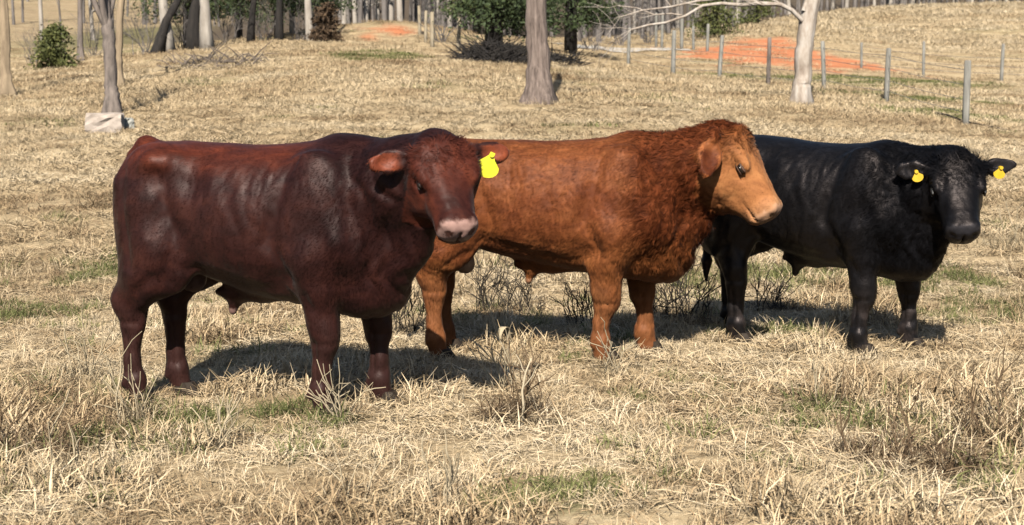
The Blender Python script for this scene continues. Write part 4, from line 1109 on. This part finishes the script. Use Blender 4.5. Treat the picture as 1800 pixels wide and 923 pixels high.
def blades(n, rad, len_, wid, tilt, seed, curve=.5, mat=None, name='tuft', link=False, var=.28):
    """n grass blades in one tuft; tilt = (min, max) lean from upright in radians"""
    r = np.random.default_rng(seed)
    a = r.random(n) * 6.283; d = rad * np.sqrt(r.random(n))
    root = np.column_stack([np.cos(a) * d, np.sin(a) * d, -.01 * np.ones(n)])
    az = r.random(n) * 6.283; tl = tilt[0] + (tilt[1] - tilt[0]) * r.random(n)
    L = len_[0] + (len_[1] - len_[0]) * r.random(n) ** 1.5; W = (wid[0] + (wid[1] - wid[0]) * r.random(n)) * .5
    hd = np.column_stack([np.cos(az), np.sin(az), np.zeros(n)]); sd = np.column_stack([-np.sin(az), np.cos(az), np.zeros(n)])
    sd = sd + np.column_stack([np.zeros(n), np.zeros(n), r.normal(0, .5, n)]); sd /= np.linalg.norm(sd, axis=1, keepdims=True)
    up = np.array([0, 0, 1.0])
    rc = r.uniform(.2, 1.0, n)
    def pos(t):
        th = np.minimum(tl + curve * t * rc, 1.53)[:, None]
        return hd * np.sin(th) * (L * t)[:, None] + up * np.cos(th) * (L * t)[:, None]
    lift = (r.random(n) * .04)[:, None] * up * (tl > .9)[:, None]
    p0 = root + lift; p1 = root + lift + pos(.5); p2 = root + lift + pos(1.0)
    w_ = W[:, None]
    V = np.stack([p0 - sd * w_, p0 + sd * w_, p1 + sd * w_ * .85, p1 - sd * w_ * .85, p2 + sd * w_ * .15, p2 - sd * w_ * .15], 1).reshape(-1, 3)
    b = np.arange(n)[:, None] * 6
    F = np.concatenate([b + [0, 1, 2, 3], b + [3, 2, 4, 5]])
    me = fast_mesh(name, V, F)
    me.attributes.new('blade', 'FLOAT', 'POINT').data.foreach_set('value', np.repeat(np.clip(r.normal(.5, var, n), 0, 1), 6).astype(np.float32))
    me.materials.append(mat)
    o = bpy.data.objects.new(name, me)
    if link: COL.objects.link(o)
    return o

def scatter(name, label, protos, X, Y, scale, tint, kind_idx=None, cat='grass'):
    """grass nobody could count: one object of scattered tufts"""
    Z = height(X, Y); n = len(X)
    me = bpy.data.meshes.new(name); me.vertices.add(n); me.vertices.foreach_set('co', np.column_stack([X, Y, Z]).astype(np.float32).ravel())
    def attr(nm, v, tp='FLOAT'): me.attributes.new(nm, tp, 'POINT').data.foreach_set('value', v)
    attr('tint', np.asarray(tint, np.float32)); attr('size', np.asarray(scale, np.float32)); attr('spin', (rng.random(n) * 6.283).astype(np.float32))
    ki = rng.integers(0, len(protos), n) if kind_idx is None else kind_idx
    attr('pick', np.asarray(ki, np.int32), 'INT')
    o = bpy.data.objects.new(name, me); COL.objects.link(o)
    col = bpy.data.collections.new(name + '_tufts')
    for i, p in enumerate(protos):
        p.name = '%s_tuft_%02d' % (name, i); col.objects.link(p)
    ng = bpy.data.node_groups.new(name + '_scatter', 'GeometryNodeTree')
    ng.interface.new_socket('Geometry', in_out='INPUT', socket_type='NodeSocketGeometry'); ng.interface.new_socket('Geometry', in_out='OUTPUT', socket_type='NodeSocketGeometry')
    N = ng.nodes; L = ng.links; gi = N.new('NodeGroupInput'); go = N.new('NodeGroupOutput')
    ci = N.new('GeometryNodeCollectionInfo'); ci.inputs['Collection'].default_value = col; ci.inputs['Separate Children'].default_value = True; ci.inputs['Reset Children'].default_value = True
    ip = N.new('GeometryNodeInstanceOnPoints'); ip.inputs['Pick Instance'].default_value = True
    def na(nm, tp):
        q = N.new('GeometryNodeInputNamedAttribute'); q.data_type = tp; q.inputs[0].default_value = nm; return [s_ for s_ in q.outputs if s_.enabled and s_.name == 'Attribute'][0]
    cx = N.new('ShaderNodeCombineXYZ'); L.new(na('spin', 'FLOAT'), cx.inputs[2])
    m2p = N.new('GeometryNodeMeshToPoints'); L.new(gi.outputs[0], m2p.inputs[0])
    L.new(m2p.outputs[0], ip.inputs['Points']); L.new(ci.outputs[0], ip.inputs['Instance']); L.new(na('pick', 'INT'), ip.inputs['Instance Index'])
    e2r = N.new('FunctionNodeEulerToRotation'); L.new(cx.outputs[0], e2r.inputs[0]); L.new(e2r.outputs[0], ip.inputs['Rotation'])
    L.new(na('size', 'FLOAT'), ip.inputs['Scale']); L.new(ip.outputs[0], go.inputs[0])
    md = o.modifiers.new('scatter', 'NODES'); md.node_group = ng
    tag(o, label, cat, kind='stuff'); return o

def region_pts(y0, y1, dens, margin=2.2, pw=1.0):
    """random points on the visible wedge of pasture between two depths"""
    out = []
    ys = np.linspace(y0, y1, 12)
    for a, b in zip(ys[:-1], ys[1:]):
        hw = b * 900 / F_PX + margin; n = int(dens(.5 * (a + b)) * (b - a) * 2 * hw)
        out.append(np.column_stack([rng.uniform(-hw, hw, n), rng.uniform(a, b, n)]))
    return np.concatenate(out)

def tint_of(Pt, base=.5, amp=.9, jit=.19):
    return np.clip(base + (fbm(Pt * np.array([.35, 1.0]), .9, 53) - .5) * 1.1 * sstep(11, 18, Pt[:, 1]) + (fbm(Pt, .8, 51) - .5) * amp + (vnoise(Pt, 3.0, 52) - .5) * .7 * (jit / .19) + rng.normal(0, jit, len(Pt)), 0, 1)

near_p = [blades(95, .17, (.05, .20), (.0025, .0065), (.55, 1.5), 200 + i, .7, M_straw) for i in range(6)] + [blades(60, .11, (.06, .17), (.0025, .007), (.05, 1.0), 220 + i, 1.0, M_straw) for i in range(4)]
Pt = region_pts(4.2, 13.5, lambda y: 75)
up = vnoise(Pt, 1.7, 88); ki = np.where(rng.random(len(Pt)) < np.clip((up - .25) * 1.6, .15, .8), rng.integers(6, 10, len(Pt)), rng.integers(0, 6, len(Pt)))
gm = green_mask(Pt); tus = sstep(.5, .66, fbm(Pt, 1.5, 97, 2)); flat = sstep(.5, .66, fbm(Pt, 1.1, 98, 2))
ki = np.where(tus > rng.random(len(Pt)) * .8 + .2, rng.integers(6, 10, len(Pt)), ki)
scatter('grass', 'matted dry grass of the near pasture', near_p, Pt[:, 0], Pt[:, 1], rng.uniform(.55, 1.0, len(Pt)) * (1 - .35 * gm) * (1 + .55 * tus - .2 * flat), np.clip(tint_of(Pt, .60) - .12 * tus + .12 * flat, 0, 1), ki)
mid_p = [blades(90, .3, (.08, .22), (.004, .009), (.7, 1.45), 240 + i, .4, M_straw, var=.2) for i in range(5)] + [blades(60, .16, (.08, .22), (.004, .008), (.15, 1.0), 250 + i, .6, M_straw) for i in range(3)]
Pt = region_pts(13.5, 30, lambda y: 22)
Pt = Pt[rng.random(len(Pt)) > green_mask(Pt) * .4]
scatter('grass', 'dry grass of the middle slope', mid_p, Pt[:, 0], Pt[:, 1], rng.uniform(.5, 1.05, len(Pt)), tint_of(Pt, .62, 1.0, .12))
far_p = [blades(110, .45, (.05, .15), (.006, .012), (.2, 1.3), 260 + i, .4, M_straw, var=.16) for i in range(5)]
Pt = region_pts(30, 98, lambda y: 10 if y < 50 else 3.5, 3)
Pt = Pt[(rng.random(len(Pt)) > green_mask(Pt) * .75) & (clay_mask(Pt) < rng.uniform(.2, 1.2, len(Pt)))]
scatter('grass', 'dry grass of the far slopes and the hill', far_p, Pt[:, 0], Pt[:, 1], rng.uniform(.6, 1.3, len(Pt)) * (1 + .8 * sstep(62, 75, Pt[:, 1]) * (Pt[:, 0] > 8)), tint_of(Pt, .6, .9, .1) + .25 * sstep(62, 75, Pt[:, 1]) * (Pt[:, 0] > 8))
# green growth
grn_p = [blades(70, .11, (.05, .13), (.003, .007), (.1, 1.1), 280 + i, .5, M_green) for i in range(4)]
Pt = region_pts(4.2, 16, lambda y: 85); g_ = green_mask(Pt); Pt = Pt[rng.random(len(Pt)) < g_ * .95 + .05 * (vnoise(Pt, 1.1, 95) > .45)]; Pt = Pt[(np.abs(Pt[:, 0] + 1.1) > 1.3) | (np.abs(Pt[:, 1] - 9.0) > 1.0) | (rng.random(len(Pt)) < .15)]
scatter('green_grass', 'short green grass growing through the near straw', grn_p, Pt[:, 0], Pt[:, 1], rng.uniform(.7, 1.3, len(Pt)), tint_of(Pt, .5))
grn_f = [blades(50, .35, (.05, .13), (.012, .025), (.1, 1.1), 290 + i, .5, M_green) for i in range(3)]
Pt = region_pts(16, 62, lambda y: 10, 2); g_ = green_mask(Pt); Pt = Pt[(rng.random(len(Pt)) < g_ - .15) & (clay_mask(Pt) < .3)]
scatter('green_grass', 'green patches of grass on the slopes', grn_f, Pt[:, 0], Pt[:, 1], rng.uniform(.6, 1.1, len(Pt)), tint_of(Pt, .5))

# ------------------------------------------------------------------ standing weeds, each a plant of its own
M_weed_pale = straw_mat('weed_pale', [(0, (.20, .15, .09)), (.3, (.40, .32, .20)), (.7, (.64, .56, .42))], .15)
M_weed_brown = straw_mat('weed_brown', [(0, (.045, .028, .016)), (.3, (.13, .085, .048)), (.7, (.30, .21, .125))], .15)
M_weed_dark = straw_mat('weed_dark', [(0, (.015, .012, .010)), (.5, (.05, .04, .03)), (1, (.09, .07, .05))], .05)
def weed(label, px, py, hgt, rad, n, mat, stalks=3, seed=0, wid=(.003, .006), tilt=(.05, .9), group='clumps of dry weeds'):
    p = at(px, py, 10); dz = CAM_H - p.z; t = CAM_H / dz                  # where the sight line meets the flat near ground
    g = Vector((p.x * t, p.y * t, 0)); g.z = hz(g.x, g.y)
    o = blades(n, rad, (hgt * .35, hgt), wid, tilt, 900 + seed, .9, mat, 'dry_weed', True)
    o.location = g
    random.seed(seed); b = MB()
    for i in range(stalks):
        a = random.uniform(0, 6.28); r = rad * random.random() * .8; q = Vector((math.cos(a) * r, math.sin(a) * r, -.02)); d = Vector((random.gauss(0, .22), random.gauss(0, .22), 1)).normalized(); l = hgt * random.uniform(.9, 1.5)
        limb(b, q, d, l, random.uniform(.0018, .0036), 1, 5, .5, .1, (1, 4), .2 if mat is not M_weed_dark else .26)
    if stalks:
        s_ = b.build('stalk', mat, o)
        s_.data.attributes.new('blade', 'FLOAT', 'POINT').data.foreach_set('value', np.full(len(s_.data.vertices), .8, np.float32))
    tag(o, label, 'weed', group); return o
weed('tall dry weed clump with pale stalks between the dark and rust bulls, in front', 905, 738, .27, .16, 520, M_weed_brown, 7, 1, tilt=(.1, 1.3))
weed('pale upright stalks left of the tall weed clump', 880, 690, .3, .08, 70, M_weed_pale, 6, 2)
weed('dry weed tuft before the hind hooves of the mahogany bull', 238, 745, .28, .12, 150, M_weed_pale, 6, 3)
weed('brownish grass clump at the left edge under the mahogany bull', 70, 790, .24, .26, 800, M_weed_brown, 6, 4, tilt=(.1, 1.35))
weed('pale bent grass clump left of the mahogany bull, nearest the corner', 130, 850, .24, .2, 260, M_weed_pale, 3, 5)
weed('pale weed stalks before the front hooves of the mahogany bull', 602, 745, .24, .07, 70, M_weed_pale, 7, 6)
weed('large brown grass clump at lower right', 1600, 815, .22, .32, 1500, M_weed_brown, 5, 7, tilt=(.1, 1.35))
weed('brown grass clump at the right edge under the black bull', 1760, 770, .24, .28, 1100, M_weed_brown, 5, 8, tilt=(.1, 1.35))
weed('pale grass clump in front of the black bull', 1480, 715, .2, .2, 200, M_weed_pale, 3, 9)
weed('single pale stalk clump at the bottom, left of centre', 775, 905, .22, .05, 30, M_weed_pale, 4, 10)
weed('pale bent stalks lying at the bottom left of centre', 640, 890, .16, .2, 90, M_weed_pale, 3, 11, tilt=(.6, 1.4))
weed('pale stalk tuft at the left under the belly of the mahogany bull', 385, 790, .22, .06, 60, M_weed_pale, 5, 12)
weed('pale tall grass behind the black bull at the right edge', 1775, 470, .34, .35, 320, M_weed_pale, 5, 13)
weed('brown weeds left of the mahogany bull behind its hind legs', 130, 670, .28, .22, 260, M_weed_pale, 6, 14)
weed('pale stalks between the front hooves of the rust bull', 1075, 655, .22, .1, 90, M_weed_pale, 5, 15)
for i, (px, py, h_, rr, n_, lb) in enumerate(((868, 545, .42, .2, 40, 'black twiggy weed under the belly of the rust bull, leftmost'), (915, 550, .36, .18, 30, 'black twiggy weed under the sheath of the rust bull'), (1020, 570, .3, .16, 30, 'black twiggy weed behind the near foreleg of the rust bull'),
                                              (1165, 560, .4, .16, 36, 'black twiggy weed right of the far foreleg of the rust bull'), (1205, 565, .45, .2, 44, 'black twiggy weed under the chin of the rust bull'), (1355, 545, .32, .2, 36, 'black twiggy weed between the legs of the black bull'), (715, 590, .3, .15, 40, 'black twiggy weed under the throat of the mahogany bull'))):
    weed(lb, px, py, h_ * .72, rr, n_ * 3, M_weed_dark, 16, 40 + i, (.003, .006), (.2, 1.4), 'black twiggy weeds')

# stout pale stalk and curled dead leaf before the rust bull
def flat_ground(px, py):
    p = at(px, py, 10); t = CAM_H / (CAM_H - p.z); g = Vector((p.x * t, p.y * t, 0)); g.z = hz(g.x, g.y); return g
g = flat_ground(916, 752); b = MB()
b.tube([(0, 0, -.02), (.012, .01, .10), (.005, .0, .18), (.022, .01, .27), (.05, .01, .34)], [.0065, .006, .0055, .005, .003], 7)
limb(b, Vector((.013, .005, .2)), Vector((.5, 0, .8)), .14, .004, 0); limb(b, Vector((.018, .005, .27)), Vector((-.5, .2, .8)), .10, .0035, 0)
st_ = b.build('pale_stalk', M_weed_pale); st_.location = g
st_.data.attributes.new('blade', 'FLOAT', 'POINT').data.foreach_set('value', np.full(len(st_.data.vertices), .95, np.float32))
tag(st_, 'single stout pale stalk rising straight from the brown weed clump', 'stalk')
g = flat_ground(882, 612); V, F = [], []
for i in range(15):
    a = -.4 + i / 14 * 4.0; w_ = .024 * math.sin(.35 + i / 14 * 2.4)
    c_ = Vector((.055 * math.cos(math.pi - a) + .01, 0, .085 + .055 * math.sin(math.pi - a)))
    for q in (-1, 1): V += [c_ + Vector((0, q * w_, 0)), c_ * 1.0 + Vector((.004, q * w_, .004))]
for i in range(14):
    k = i * 4; F += [(k, k + 4, k + 6, k + 2), (k + 1, k + 3, k + 7, k + 5), (k, k + 1, k + 5, k + 4), (k + 2, k + 6, k + 7, k + 3)]
lf = mesh_obj('dead_leaf', V, F, M_weed_pale, None, True); lf.location = g; lf.rotation_euler = (0, .2, 1.1)
lf.data.attributes.new('blade', 'FLOAT', 'POINT').data.foreach_set('value', np.full(len(V), .8, np.float32))
tag(lf, 'curled pale dead leaf in the shade line under the rust bull', 'leaf')
# black hose on the grass by the nearest fence post
b = MB(); hp_ = [ground_at(px, py, Y) for px, py, Y in ((1640, 196, 33), (1665, 204, 32), (1690, 212, 31), (1715, 222, 30), (1745, 228, 29.5), (1775, 236, 29), (1800, 236, 28.8), (1840, 226, 29.5))]
g = hp_[0]; b.tube([p - g + Vector((0, 0, .05)) for p in hp_], [.022] * len(hp_), 7)
ho = b.build('hose', M_bark_dark); ho.location = g; tag(ho, 'black hose lying on the grass beside the nearest fence post', 'hose')

fp = []
for bl in [o_ for o_ in COL.objects if o_.name.startswith('bull')]:
    for hf_ in [c_ for c_ in bl.children if c_.name.startswith('hoof')]:
        q = Matrix.Rotation(bl.rotation_euler[2], 3, 'Z') @ Vector(hf_.location) + Vector(bl.location)
        for k in range(9):
            a = rng.random() * 6.283; fp.append((q.x + math.cos(a) * .13, q.y + math.sin(a) * .13))
fp = np.array(fp); foot_p = [blades(34, .06, (.05, .13), (.0025, .006), (.1, 1.1), 330 + i, .8, M_straw) for i in range(3)]
scatter('grass', 'dry grass standing round the hooves of the bulls', foot_p, fp[:, 0], fp[:, 1], rng.uniform(.7, 1.2, len(fp)), tint_of(fp, .55))
